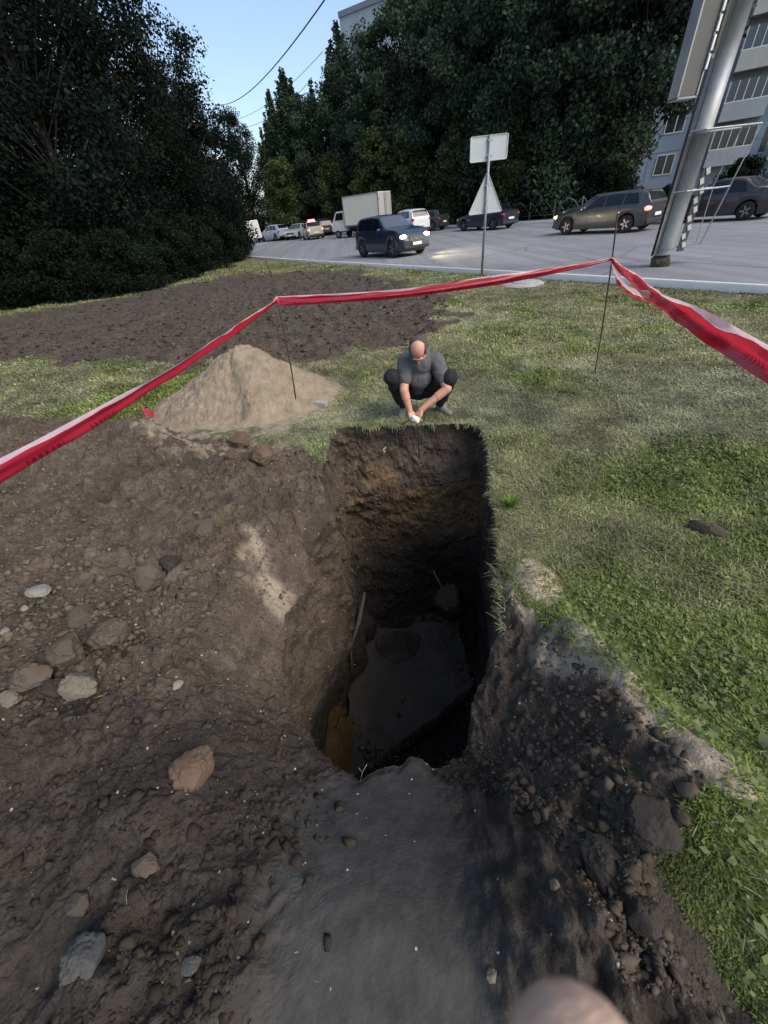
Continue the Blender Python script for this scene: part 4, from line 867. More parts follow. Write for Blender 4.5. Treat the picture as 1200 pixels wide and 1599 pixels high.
# ------------------------------------------------------------------ vehicles
def vehicle(name, label, kind, loc, heading, paint, group='vehicles on the road', lit=True, rear_lit=False, coat=.5, glassy=1, L=4.4, W=1.82, Hh=1.5, roofsign=None, scale=1.0, rough=.35):
    root = empty(name, loc, heading); tag(root, label, 'car', group)
    pm = simple('paint', paint, rough, var=.08, scale=2, spec=.5, coat=coat)
    # profile: fractions of length from rear (0) to front (1) -> height of the centre line
    if kind == 'sedan': pr = [(0, .62), (.02, .70), (.15, .74), (.17, .745), (.30, .97), (.40, 1.0), (.52, .99), (.67, .70), (.72, .68), (.90, .60), (.97, .52), (1, .42)]; ws = (.535, .69); rw = (.165, .30); sw = (.22, .62)
    elif kind == 'wagon': pr = [(0, .66), (.015, .72), (.06, .93), (.12, .97), (.35, 1.0), (.52, .97), (.69, .67), (.74, .645), (.91, .56), (.975, .49), (1, .40)]; ws = (.54, .70); rw = (.018, .075); sw = (.09, .64)
    else: pr = [(0, .60), (.015, .68), (.07, .92), (.13, .97), (.36, 1.0), (.53, .97), (.68, .70), (.73, .675), (.90, .62), (.97, .54), (1, .40)]; ws = (.545, .69); rw = (.02, .08); sw = (.10, .63)
    px_ = np.array([p[0] for p in pr]); pz_ = np.array([p[1] for p in pr])*Hh
    zbot = .20 if kind != 'suv' else .24; wr = .325 if kind != 'suv' else .36; xf, xr = (.815-.5)*L, (.185-.5)*L
    def sec(x, v):
        """v 0 bottom .. 1 roof centre"""
        f = x/L+.5; zt = np.interp(f, px_, pz_); zt2 = (np.interp(f-.012, px_, pz_)+np.interp(f+.012, px_, pz_)+zt)/3; zt = zt2
        belt = min(zt-.02, Hh*(.60+.05*(1-f)) if .1 < f < .75 else Hh*.62)
        e = abs(2*f-1); wd = W/2*(1-.16*e**7-.03*e**2); zb = zbot+.10*max(0, e-.85)/.15
        for xw in (xf, xr):
            if abs(x-xw) < wr+.06: zb = max(zb, wr+math.sqrt(max(0, (wr+.06)**2-(x-xw)**2)))
        belt = max(belt, zb+.05)
        hc = max(0.0, zt-belt); wt = wd*(1-.26*min(1, hc/(.36*Hh)))
        K = [(0, wd*.95, zb), (.10, wd*.995, zb+(belt-zb)*.2), (.30, wd*1.0, zb+(belt-zb)*.62), (.42, wd*.985, zb+(belt-zb)*.93), (.47, wd*.965, belt), (.50, wd*.955, belt+hc*.04),
             (.68, wt*1.02, belt+hc*.84), (.74, wt*.97, belt+hc*.93), (.80, wt*.86, belt+hc*.98), (1.0, 0, belt+hc*1.0+.02*(hc < .2)*0)]
        vv = [k[0] for k in K]; return np.interp(v, vv, [k[1] for k in K]), np.interp(v, vv, [k[2] for k in K])
    def Sf(x, v):
        m = v if v <= 1 else 2-v; y, z = sec(x, m); return Vector((x, y if v <= 1 else -y, z))
    xs_ = sorted(set(list(np.linspace(-L/2+.001, L/2-.001, 64))+[xw+s*(wr+.06)*q for xw in (xf, xr) for s in (-1, 1) for q in (.999, .9, .7, .4)]))
    vs_ = [0, .1, .2, .3, .42, .47, .5, .56, .62, .68, .74, .8, .9, 1, 1.1, 1.2, 1.26, 1.32, 1.38, 1.44, 1.5, 1.53, 1.58, 1.7, 1.8, 1.9, 2]
    mb = MB(); vs = [Sf(x, v) for x in xs_ for v in vs_]; n = len(vs_); fs = []
    for i in range(len(xs_)-1):
        for k in range(n-1): fs.append((i*n+k, i*n+k+1, (i+1)*n+k+1, (i+1)*n+k))
    fs.append(tuple(range(n))); fs.append(tuple(reversed([(len(xs_)-1)*n+k for k in range(n)]))); mb.add(vs, fs)
    bd = mb.build('body', pm, root, smooth=True)
    md = bd.modifiers.new('ws', 'EDGE_SPLIT'); md.split_angle = rad(38)
    mb = MB(); mb.box((0, 0, .30), (L*.86, W*.80, .22)); mb.build('underbody', M['plastic'], root)
    def patch(x0, x1, v0, v1, off, nx=16, nv=8, top=None):
        P = []; 
        for i in range(nx+1):
            for k in range(nv+1):
                x = x0+(x1-x0)*i/nx; v = v0+(v1-v0)*k/nv
                if top: x = top(x, v)
                a = Sf(x, v); dxv = Sf(x+.01, v)-Sf(x-.01, v); dvv = Sf(x, min(2, v+.01))-Sf(x, max(0, v-.01)); nn_ = dvv.cross(dxv); 
                if nn_.length < 1e-9: nn_ = Vector((0, 0, 1))
                nn_.normalize(); c = Vector((x, 0, Hh*.45)); 
                if nn_.dot(a-c) < 0: nn_ = -nn_
                P.append(a+nn_*off)
        m_ = MB(); m_.add(P, [(i*(nv+1)+k, i*(nv+1)+k+1, (i+1)*(nv+1)+k+1, (i+1)*(nv+1)+k) for i in range(nx) for k in range(nv)]); return m_
    X = lambda f: (f-.5)*L
    patch(X(ws[0]), X(ws[1]), .76, 1.24, .010).build('windshield', M['windshield'], root, smooth=True)
    patch(X(rw[0]), X(rw[1]), .77, 1.23, .010).build('rear_window', M['glass'], root, smooth=True)
    w0, w1 = X(sw[0]), X(sw[1]); cuts = [w0, w0+(w1-w0)*.30, w0+(w1-w0)*.63, w1] if kind != 'sedan' else [w0, w0+(w1-w0)*.48, w1]
    for side in (0, 1):
        for q in range(len(cuts)-1):
            a0, a1 = cuts[q]+.03, cuts[q+1]-.03
            def tp(x, v, first=(q == 0), last=(q == len(cuts)-2)):
                m = v if v <= 1 else 2-v; s = (m-.50)/.2
                if last and x > a1-.5: x -= max(0, s)*.42*(x-(a1-.5))/.5
                if first and x < a0+.3: x += max(0, s)*.26*(a0+.3-x)/.3
                return x
            v0, v1 = (.515, .675) if side == 0 else (1.325, 1.485)
            patch(a0, a1, v0, v1, .008, 10, 5, tp).build('side_window', M['glass'], root, smooth=True)
        for f in (.36, .58):
            v0, v1 = (.06, .49) if side == 0 else (1.51, 1.94)
            patch(X(f)-.006, X(f)+.006, v0, v1, .003, 1, 8).build('door_seam', M['plastic'], root)
        s = 1 if side == 0 else -1
        for f in (.40, .60):
            mb = MB(); mb.box((X(f)-.12, s*(W/2-.005), Hh*.56), (.16, .03, .025)); mb.build('door_handle', pm, root, bevel=.006)
        mb = MB(); mb.ball((X(sw[1])-.08, s*(W/2+.06), Hh*.66), (.07, .11, .075)); mb.build('mirror', pm, root, smooth=True)
        for nm, xw in (('wheel', xf), ('wheel', xr)):
            mb = MB(); y0 = s*(W/2-.12); mb.lathe([(wr*.60, -.10), (wr*.93, -.105), (wr, -.07), (wr, .07), (wr*.93, .105), (wr*.60, .10)], (xw, y0, wr), 'y', 28)
            ty = mb.build(nm, M['rubber'], root, smooth=True)
            mb = MB(); mb.lathe([(.0, s*.06), (wr*.18, s*.075), (wr*.2, s*.05), (wr*.62, s*.045), (wr*.64, s*.10), (wr*.67, s*.10), (wr*.67, -s*.09)], (xw, y0, wr), 'y', 28, m=1)
            for k in range(5):
                a = k*2*math.pi/5; mb.box((xw+wr*.38*math.cos(a), y0+s*.075, wr+wr*.38*math.sin(a)), (wr*.52, .03, .065), Matrix.Rotation(-a, 3, 'Y'))
            mb.build('rim', [M['rim'], M['plastic']], ty)
        # lights
        mb = MB(); mb.ball((L/2-.13, s*W*.37, Hh*.475), (.15, .17, .075)); mb.build('headlight', M['head_lit'] if lit is True else (M['head_soft'] if lit == 'soft' else M['lens']), root, smooth=True)
        hz = .55 if kind != 'suv' else .60
        mb = MB(); mb.ball((-L/2+.10, s*W*.39, Hh*hz), (.15, .14, .09)); mb.build('taillight', M['red_lit'] if rear_lit else M['red_lens'], root, smooth=True)
        mb = MB(); mb.ball((L/2-.06, s*W*.35, Hh*.27), (.06, .10, .045)); mb.build('fog_light', M['lens'], root, smooth=True)
    mb = MB()
    for k in range(4): mb.box((L/2+.012, 0, Hh*.37+k*.045), (.03, W*.46, .018))
    mb.build('grille', M['chrome'], root)
    mb = MB(); mb.box((L/2+.0, 0, Hh*.41), (.02, W*.50, .20)); mb.build('grille_opening', M['black'], root, bevel=.005)
    mb = MB(); mb.box((L/2-.02, 0, Hh*.22), (.12, W*.80, .12)); mb.build('bumper', M['plastic'], root, bevel=.03)
    mb = MB(); mb.box((-L/2+.02, 0, Hh*.24), (.12, W*.84, .16)); mb.build('bumper', M['plastic'], root, bevel=.03)
    mb = MB(); mb.box((L/2+.05, 0, Hh*.30), (.012, .52, .115)); mb.build('number_plate', M['plate'], root)
    mb = MB(); mb.box((-L/2-.045, 0, Hh*.40), (.012, .52, .115)); mb.build('number_plate', M['plate'], root)
    if roofsign:
        mb = MB(); mb.box((X(.47), 0, Hh+.10), (.30, .9, .22), taper=.8); mb.build('roof_sign', roofsign, root, bevel=.03)
    root.scale = (scale,)*3
    return root
RD = math.atan2(.88, -.48)            # road heading, away from the viewer
def gp(px, py, y=None):
    p = gz(px, py); return p
def zf(y): return .052+float(slope_far(0, y))
vehicle('car', 'dark blue sport utility car with glowing headlights driving towards the viewer', 'suv', (1.95, 23.1, .052), math.atan2(-.86, .50), (.014, .024, .042), lit=True, L=4.3, W=1.82, Hh=1.66)
vehicle('car', 'white sport utility car seen from behind, just right of the dark blue one', 'suv', (4.75, 38.2, zf(37)), RD-.12, (.62, .62, .62), lit=False, L=4.5, Hh=1.68)
vehicle('car', 'dark car half hidden behind the white sport utility car, under the board on a post', 'wagon', (6.6, 41.2, zf(41)), RD+.3, (.03, .035, .04), lit=False, L=4.2, Hh=1.45)
vehicle('car', 'black parked sedan with chrome wheels behind the triangular sign', 'sedan', (10.1, 34.3, zf(34)), RD, (.012, .016, .025), lit=False, L=4.75, Hh=1.46)
vehicle('car', 'car with a pale bonnet hidden behind the grey wagon, by the arched fence', 'sedan', (15.2, 27.8, zf(28)), RD, (.05, .06, .055), lit=False, L=4.3, Hh=1.42)
vehicle('car', 'grey estate wagon with a yellow front lamp and a lit red tail lamp', 'wagon', (12.25, 21.9, .052), RD+.05, (.04, .042, .046), lit='soft', rear_lit=True, L=4.6, Hh=1.50)
vehicle('car', 'dark brown sedan at the right edge, behind the steel mast', 'sedan', (17.1, 21.1, .052), RD, (.028, .024, .025), lit=False, L=4.6, Hh=1.50)
vehicle('car', 'silver car farthest left, parked below the far trees', 'wagon', (-9.5, 59.0, zf(59)), RD+.25, (.30, .34, .40), lit=False, L=4.5, Hh=1.6)
vehicle('car', 'small white and dark green car between the silver and the beige car', 'sedan', (-6.3, 57.0, zf(57)), math.atan2(-.9, -.35), (.30, .36, .36), lit=False, L=4.2, Hh=1.45)
vehicle('car', 'beige car with a red roof sign, seen from behind', 'sedan', (-4.1, 51.8, zf(52)), RD-.25, (.42, .38, .30), rear_lit=True, lit=False, L=4.3, Hh=1.5, roofsign=emis('roof_sign_red', (1, .08, .05), .9))
vehicle('car', 'dark car with one red lamp glowing, right of the beige car with the roof sign', 'suv', (-3.3, 57.5, zf(57)), RD-.2, (.04, .04, .045), rear_lit=True, lit=False, L=4.3, Hh=1.6)
vehicle('car', 'car hidden behind the dark hedge on the left, only its headlight shining through the leaves', 'suv', (-17.5, 46, zf(46)), math.atan2(-.9, .45), (.2, .2, .2), lit=True, L=4.4, Hh=1.6)
# warm light of the near headlights
for s in (-.6, .6):
    l = bpy.data.lights.new('headlight_beam', 'SPOT'); l.energy = 350; l.spot_size = rad(80); l.spot_blend = .8; l.color = (1, .82, .55); l.shadow_soft_size = .08
    o = bpy.data.objects.new('headlight_beam', l); C.objects.link(o); o.location = (3.15, 21.0, .85); d = Vector((.75, -.35+s*.9, -.13)); o.rotation_euler = (-d).to_track_quat('Z', 'Y').to_euler()
# box truck
root = empty('box_truck', (1.05, 45.5, zf(45)), RD+.42); tag(root, 'white box truck with a tall cargo body, parked beside the trees', 'truck')
cream = simple('cargo_panel', (.66, .64, .54), .6, var=.08, scale=1); wh = simple('cab_paint', (.62, .62, .58), .4, var=.08, coat=.3)
mb = MB(); mb.box((-1.0, 0, 1.98), (4.0, 2.15, 2.2)); cg = mb.build('cargo_box', cream, root, bevel=.03)
mb = MB()
for s in (-1, 1):
    for z in (.92, 3.04): mb.box((-1.0, s*1.085, z), (4.04, .03, .07))
    for x in (-2.98, .98): mb.box((x, s*1.085, 1.98), (.07, .03, 2.2))
mb.build('cargo_trim', M['steel'], cg)
for s in (-1, 1):
    mb = MB(); mb.box((-3.02, s*.53, 1.98), (.03, 1.02, 2.12)); dr = mb.build('rear_door', simple('door_panel', (.45, .45, .42), .6, var=.1), root, bevel=.01)
    mb = MB(); mb.tube([(-3.06, s*.12, .95), (-3.06, s*.12, 3.0)], .02, 8); 
    for z in (1.3, 2.6): mb.box((-3.05, s*1.0, z), (.03, .16, .07))
    mb.build('lock_rod', M['steel'], dr)
mb = MB(); Pf = [(1.1, .55), (2.75, .55), (2.80, 1.05), (2.55, 1.40), (2.15, 2.05), (1.1, 2.12)]
vs = [(x, s*.95*(1 if z < 1.5 else .9), z) for s in (-1, 1) for x, z in Pf]; n = len(Pf); mb.add(vs, [tuple(range(n)), tuple(reversed(range(n, 2*n)))]+[(i, (i+1) % n, n+(i+1) % n, n+i) for i in range(n)]); mb.build('cab', wh, root, bevel=.05)
mb = MB(); mb.add([(2.54, -.82, 1.44), (2.54, .82, 1.44), (2.19, .76, 2.0), (2.19, -.76, 2.0)], [(0, 1, 2, 3)]); mb.build('windshield', M['glass'], root).location = (.03, 0, .02)
for s in (-1, 1):
    mb = MB(); mb.add([(1.3, s*.93, 1.42), (2.3, s*.93, 1.42), (2.05, s*.88, 1.95), (1.3, s*.88, 1.95)], [(0, 1, 2, 3)]); mb.build('side_window', M['glass'], root).location = (0, s*.03, 0)
    for x in (2.1, -1.9):
        mb = MB(); mb.lathe([(0, -.1), (.2, -.1), (.3, -.11), (.34, -.07), (.34, .07), (.3, .11), (.2, .1), (0, .1)], (x, s*.86, .34), 'y', 24); wv = mb.build('wheel', M['rubber'], root, smooth=True)
        mb = MB(); mb.lathe([(0, s*.13), (.17, s*.12), (.19, s*.08)], (x, s*.86, .34), 'y', 20); mb.build('rim', M['rim'], wv)
    mb = MB(); mb.box((-3.0, s*.75, .68), (.06, .30, .14)); mb.build('taillight', M['red_lit'], root)
mb = MB(); mb.box((-.6, 0, .66), (4.8, .8, .16)); mb.build('chassis', M['plastic'], root)
# a pale van cab peeping out of the left trees
root = empty('van', (-13.3, 60.5, zf(60)), RD+.2); tag(root, 'white van mostly hidden behind the leaves at the left end of the road', 'van')
mb = MB(); Pf = [(-2.4, .45), (2.5, .45), (2.55, 1.05), (1.9, 1.35), (1.35, 2.2), (-2.3, 2.25)]; vs = [(x, s*.95*(1 if z < 1.4 else .88), z) for s in (-1, 1) for x, z in Pf]; n = len(Pf)
mb.add(vs, [tuple(range(n)), tuple(reversed(range(n, 2*n)))]+[(i, (i+1) % n, n+(i+1) % n, n+i) for i in range(n)]); mb.build('body', wh, root, bevel=.06)
for s in (-1, 1):
    mb = MB(); mb.add([(-.2, s*.93, 1.38), (1.65, s*.93, 1.38), (1.25, s*.86, 2.05), (-.2, s*.86, 2.05)], [(0, 1, 2, 3)]); mb.build('side_window', M['glass'], root).location = (0, s*.04, 0)
    for x in (1.6, -1.5):
        mb = MB(); mb.lathe([(0, -.1), (.3, -.11), (.34, -.07), (.34, .07), (.3, .11), (0, .1)], (x, s*.84, .34), 'y', 20); mb.build('wheel', M['rubber'], root, smooth=True)

# ------------------------------------------------------------------ trees
def leaves(P, size, rs, droop=.3):
    n = len(P); a = rs.random(n)*6.283; el_ = rs.normal(size=n)*.55-droop; L = size*(.6+.8*rs.random(n))
    d = np.stack([np.cos(a)*np.cos(el_), np.sin(a)*np.cos(el_), np.sin(el_)], -1)*L[:, None]
    q = rs.normal(size=(n, 3)); s = np.cross(d, q); s /= np.maximum(1e-6, np.linalg.norm(s, axis=1))[:, None]; s *= (L*.33)[:, None]
    V = np.stack([P, P+d*.45+s, P+d, P+d*.45-s], 1); F = np.array([[0, 1, 2, 3]])[None]+np.arange(n)[:, None, None]*4
    return V.reshape(-1, 3), F.reshape(-1, 4)
def make_tree(seed, h, r, nl, size, kind, c0, c1, trunk_r=.2, base=.12):
    rs = np.random.default_rng(seed); mb = MB(); tp = []; 
    for i in range(9): s = i/8; tp.append((.25*math.sin(s*3+seed)*s, .2*math.cos(s*2.3+seed)*s, h*.93*s))
    mb.tube(tp, [trunk_r*(1-.93*(i/8))+.015 for i in range(9)], 9)
    clumps = []
    nc = {'poplar': 95, 'maple': 110, 'bush': 60}[kind]
    for i in range(nc):
        s = base+(1-base)*(i+.5)/nc; s = min(.995, s+rs.normal()*.02)
        if kind == 'poplar': rad_ = r*(np.sin(np.pi*min(1, (s*.86+.12)))**.7)*(1 if s < .8 else (1-s)/.2*.8+.2)
        elif kind == 'maple': rad_ = r*math.sqrt(max(.03, 1-((s-.42)/.60)**2))
        else: rad_ = r*math.sqrt(max(.03, 1-((s-.25)/.77)**2))
        a = i*2.39996+rs.normal()*.5; q = math.sqrt(rs.random())*.95+.05; c = np.array([math.cos(a)*rad_*q, math.sin(a)*rad_*q, h*s])
        clumps.append((c, s, q))
        t0 = Vector(tp[0]).lerp(Vector(tp[-1]), min(.95, max(.05, s-.16-.1*q))); 
        mid = t0.lerp(Vector(c), .55)+Vector((0, 0, .25)); mb.tube([t0, mid, Vector(c)], [trunk_r*.30*(1-.6*s), trunk_r*.16, .012], 5, cap=False)
    pts = []; sh = []
    per = nl//nc
    for c, s, q in clumps:
        m = int(per*(.5+rs.random())*(1.25-.85*s if kind == 'maple' else 1))
        if kind == 'poplar': sc = np.array([.55, .55, 1.5])*r*.30*(1-.35*s)
        else: sc = np.array([1, 1, .75])*r*.30*(.7+.6*rs.random())*(1.1-.35*s)
        g = rs.normal(size=(m, 3)); g /= np.linalg.norm(g, axis=1)[:, None]; g *= (rs.random((m, 1))**.45); p = c+g*sc
        p[:, 2] = np.maximum(p[:, 2], .05); pts.append(p); sh.append(np.full(m, .75+.5*rs.random()))
        if kind == 'poplar' and s > .45:           # upright shoots
            m2 = m//3; k = rs.random(m2); o = rs.normal(size=(m2, 3))*.10*r*.5; p2 = c+np.stack([o[:, 0]*(1-k), o[:, 1]*(1-k), k*r*.75], -1); pts.append(p2); sh.append(np.full(m2, 1.0))
    P = np.concatenate(pts); shv = np.concatenate(sh); V, F = leaves(P, size, rs)
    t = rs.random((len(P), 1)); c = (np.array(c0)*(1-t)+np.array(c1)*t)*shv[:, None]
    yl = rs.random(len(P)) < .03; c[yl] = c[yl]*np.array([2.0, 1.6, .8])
    return mb, V, F, np.repeat(c, 4, 0)
def tree_proto(name, mat_col, **k):
    mb, V, F, c = make_tree(**k); root = empty(name); tr = mb.build('trunk', M['bark'], root, smooth=True); cr = mesh_np('crown', V, F, M['leaf'], root, smooth=False, col=c); return root
used = set()
def place_tree(proto, x, y, sc, rz, label, group, cat='tree', tilt=0.0, sz=None):
    if proto.name in used:
        r_ = proto.copy(); C.objects.link(r_)
        for ch in proto.children: c_ = ch.copy(); C.objects.link(c_); c_.parent = r_
    else: used.add(proto.name); r_ = proto
    r_.location = (x, y, float(slope_far(x, y))-.05); r_.scale = (sc, sc, sz or sc); r_.rotation_euler = (0, tilt, rz); tag(r_, label, cat, group); return r_
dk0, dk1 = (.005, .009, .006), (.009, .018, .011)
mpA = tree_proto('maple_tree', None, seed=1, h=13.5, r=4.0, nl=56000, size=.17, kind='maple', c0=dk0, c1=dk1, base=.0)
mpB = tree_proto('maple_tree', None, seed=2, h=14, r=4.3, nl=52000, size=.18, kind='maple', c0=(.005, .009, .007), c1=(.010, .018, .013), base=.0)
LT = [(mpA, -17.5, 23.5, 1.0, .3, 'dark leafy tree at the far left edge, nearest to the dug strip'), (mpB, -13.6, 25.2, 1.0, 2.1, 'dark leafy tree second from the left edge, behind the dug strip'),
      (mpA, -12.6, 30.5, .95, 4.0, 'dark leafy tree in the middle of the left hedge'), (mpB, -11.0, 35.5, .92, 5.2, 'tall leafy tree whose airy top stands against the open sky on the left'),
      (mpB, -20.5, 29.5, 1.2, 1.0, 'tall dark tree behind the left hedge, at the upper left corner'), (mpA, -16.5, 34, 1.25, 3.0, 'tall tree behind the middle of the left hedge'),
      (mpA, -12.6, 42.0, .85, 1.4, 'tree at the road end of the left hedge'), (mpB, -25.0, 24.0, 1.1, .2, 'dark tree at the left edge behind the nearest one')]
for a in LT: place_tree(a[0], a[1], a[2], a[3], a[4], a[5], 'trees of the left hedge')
ppA = tree_proto('poplar_tree', None, seed=3, h=16, r=4.1, nl=52000, size=.27, kind='poplar', c0=(.018, .032, .020), c1=(.055, .078, .042), base=.02, trunk_r=.28)
ppB = tree_proto('poplar_tree', None, seed=4, h=16.5, r=4.3, nl=50000, size=.27, kind='poplar', c0=(.016, .030, .022), c1=(.048, .072, .044), base=.02, trunk_r=.3)
ppC = tree_proto('poplar_tree', None, seed=5, h=15.5, r=4.0, nl=50000, size=.28, kind='poplar', c0=(.026, .040, .016), c1=(.078, .098, .040), base=.02, trunk_r=.26)
bdA = tree_proto('broad_tree', None, seed=11, h=15.5, r=4.8, nl=60000, size=.25, kind='maple', c0=(.020, .036, .027), c1=(.060, .086, .054), base=.01, trunk_r=.25)
bdB = tree_proto('broad_tree', None, seed=12, h=16.5, r=4.6, nl=60000, size=.26, kind='maple', c0=(.022, .038, .027), c1=(.066, .092, .054), base=.01, trunk_r=.25)
olA = tree_proto('young_tree', None, seed=13, h=8.5, r=3.0, nl=26000, size=.24, kind='maple', c0=(.028, .042, .016), c1=(.085, .105, .040), base=.0, trunk_r=.14)
RT = [(ppA, -5.6, 66, .82, 0, 'slender poplar at the left end of the row across the road'), (bdA, -3.4, 63, .80, 1, 'broad tree behind the beige car'), (bdB, .6, 61, .84, 2, 'poplar just left of the white box truck'),
      (bdA, 4.0, 58, .99, 3, 'poplar behind the white box truck'), (bdB, 7.4, 54.5, 1.0, 4.4, 'dense poplar behind the white sport utility car'), (bdA, 10.6, 50.5, 1.0, 5.4, 'brownish green tree behind the brown board'),
      (bdB, 13.2, 46.0, 1.02, .6, 'dark tree behind the triangular sign'), (bdA, 15.6, 42, 1.08, 1.7, 'dark tree behind the black sedan'), (bdB, 18.2, 38.2, 1.0, 2.8, 'dark tree behind the arched fence'),
      (ppB, 1.2, 67, .95, 5.1, 'taller poplar in the second row above the box truck'), (bdA, 11.5, 60, 1.2, 2.5, 'tall tree in the second row above the sign'),
      (bdB, 17.5, 52, 1.15, 5.0, 'tall tree in the second row, right of the sign')]
for a in RT: place_tree(a[0], a[1], a[2], a[3]*(1.35 if a[0] in (ppA, ppB) else 1), a[4], a[5], 'row of tall trees across the road', sz=a[3])
for x, y, s_, r_, lb in [(-1.0, 58.5, .85, 0, 'low olive tree left of the box truck'), (3.6, 53.0, .95, 2, 'olive tree right above the box truck'), (7.0, 49.5, .9, 4, 'olive tree above the white sport utility car'), (10.6, 45.2, .85, 1, 'olive tree above the brown sign board'), (13.6, 40.2, .8, 3, 'olive tree above the black sedan'), (-7.5, 61, .9, 5, 'olive tree above the silver car')]:
    place_tree(olA, x, y, s_, r_, lb, 'low olive trees in front of the tall row')
for a in [(ppC, -9.5, 82, .92, 0, 'distant tree in the gap of the road, nearer to the poplars'), (mpA, -15.5, 80, 1.10, 2, 'distant tree in the middle of the gap'), (mpB, -21.5, 78, 1.15, 1, 'distant tree closing the gap behind the left hedge')]:
    place_tree(*a[:5], a[5], 'distant trees at the end of the road')
mpD = tree_proto('broad_tree', None, seed=8, h=17, r=4.6, nl=52000, size=.26, kind='maple', c0=(.016, .028, .022), c1=(.046, .066, .046), base=.36, trunk_r=.25)
place_tree(mpD, 20.7, 36.0, 1.0, .4, 'broad dark tree whose drooping branches end above the grey wagon beside the mast', 'row of tall trees across the road')
place_tree(mpD, 15.2, 47.5, 1.0, 2.4, 'broad dark tree in the row above the black sedan', 'row of tall trees across the road')
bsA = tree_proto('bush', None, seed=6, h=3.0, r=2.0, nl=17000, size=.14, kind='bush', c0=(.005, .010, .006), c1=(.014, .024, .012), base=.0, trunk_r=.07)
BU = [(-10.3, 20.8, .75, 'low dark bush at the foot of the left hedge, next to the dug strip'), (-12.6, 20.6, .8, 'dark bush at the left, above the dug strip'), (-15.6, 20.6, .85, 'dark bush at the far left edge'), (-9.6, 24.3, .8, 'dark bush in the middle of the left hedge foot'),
      (-9.6, 28.6, .85, 'dark bush nearer the road at the hedge foot'), (-9.6, 33.2, .95, 'bush at the road end of the left hedge'), (-9.9, 37, 1.0, 'bush reaching over the kerb at the road end'),
      (-8.5, 68, 1.3, 'bush behind the silver car'), (-3.5, 62, 1.2, 'bush behind the beige car'), (1, 57, 1.2, 'bush left of the box truck'), (5.5, 52.6, 1.1, 'bush behind the box truck'), (9, 48.3, 1.1, 'bush behind the arched fence'),
      (12.4, 42.5, 1.0, 'bush behind the black sedan'), (15.5, 38.0, 1.0, 'bush right of the black sedan'), (18.6, 33.5, .95, 'bush above the grey wagon'), (22.3, 32.4, .45, 'bluish bush under the apartment block, left of the mast'), (25.6, 30.6, .75, 'bush right behind the mast'),
      (29.5, 29.0, 1.1, 'green bush above the brown sedan'), (33.0, 27.0, 1.15, 'dark green bush at the right edge below the balconies'), (37, 26, 1.2, 'dark green bush beyond the right edge')]
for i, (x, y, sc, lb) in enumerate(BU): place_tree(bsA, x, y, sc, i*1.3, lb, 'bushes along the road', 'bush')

# ------------------------------------------------------------------ the crouching man
def organic(name, shapes, mat, parent, voxel=.006, smooth=4, noise=0.0, nscale=12):
    mb = MB()
    for s in shapes:
        if s[0] == 'c': mb.tube_caps(s[1], s[2])
        else: mb.ball(s[1], s[2], 18, 12, s[3] if len(s) > 3 else None)
    me = bpy.data.meshes.new(name); me.from_pydata(mb.v, [], mb.f); o = bpy.data.objects.new(name, me); C.objects.link(o)
    md = o.modifiers.new('r', 'REMESH'); md.mode = 'VOXEL'; md.voxel_size = voxel; md.use_smooth_shade = True
    if smooth: sm = o.modifiers.new('s', 'SMOOTH'); sm.factor = .5; sm.iterations = smooth
    bake(o)
    if noise:
        n = len(o.data.vertices); co = np.zeros(n*3); o.data.vertices.foreach_get('co', co); co = co.reshape(-1, 3); nr = np.zeros(n*3); o.data.vertices.foreach_get('normal', nr); nr = nr.reshape(-1, 3)
        d = fbm(co[:, 0]*nscale, co[:, 1]*nscale*.6, co[:, 2]*nscale, o=3, seed=5); d = 1-np.abs(d)*2; co += nr*(d*noise)[:, None]; o.data.vertices.foreach_set('co', co.ravel())
    o.data.materials.clear(); o.data.materials.append(mat); o.parent = parent
    return o
def tube_caps(s, pts, rs):
    pts = [Vector(p) for p in pts]; P = []; R_ = []
    for i in range(len(pts)-1):
        for k in range(5):
            t = k/5; P.append(pts[i].lerp(pts[i+1], t)); R_.append(rs[i]+(rs[i+1]-rs[i])*t)
    P.append(pts[-1]); R_.append(rs[-1]); s.tube(P, R_, 14)
    s.ball(pts[0], rs[0]*.999, 14, 10); s.ball(pts[-1], rs[-1]*.999, 14, 10)
    for p, r in zip(pts[1:-1], rs[1:-1]): s.ball(p, r*.999, 14, 10)
MB.tube_caps = tube_caps
O = Vector((.50, 3.92, 0)); man = empty('person', O); tag(man, 'balding man in grey t-shirt and black trousers squatting at the far pit edge', 'person')
def W3(x, y, z): return Vector((x, y, z))-O
hipL, hipR = W3(.43, 4.02, .27), W3(.63, 4.00, .27); kneeL, kneeR = W3(.235, 3.68, .53), W3(.805, 3.64, .47); ankL, ankR = W3(.36, 3.97, .10), W3(.76, 3.92, .10)
pel = W3(.53, 4.04, .29); chest = W3(.53, 3.84, .56); neck = W3(.53, 3.74, .68); head = W3(.505, 3.65, .765)
shL, shR = W3(.385, 3.80, .635), W3(.695, 3.78, .615); elL, elR = W3(.345, 3.64, .40), W3(.77, 3.60, .38); wrL, wrR = W3(.39, 3.60, .19), W3(.50, 3.58, .20)
Rh = Matrix.Rotation(rad(48), 3, 'X') @ Matrix.Rotation(rad(0), 3, 'Z')     # head bowed: local -Y face turned down
Rh = Matrix.Rotation(rad(-14), 3, 'Z') @ Matrix.Rotation(rad(62), 3, 'X')
def HP(x, y, z): return head+Rh @ Vector((x, y, z))
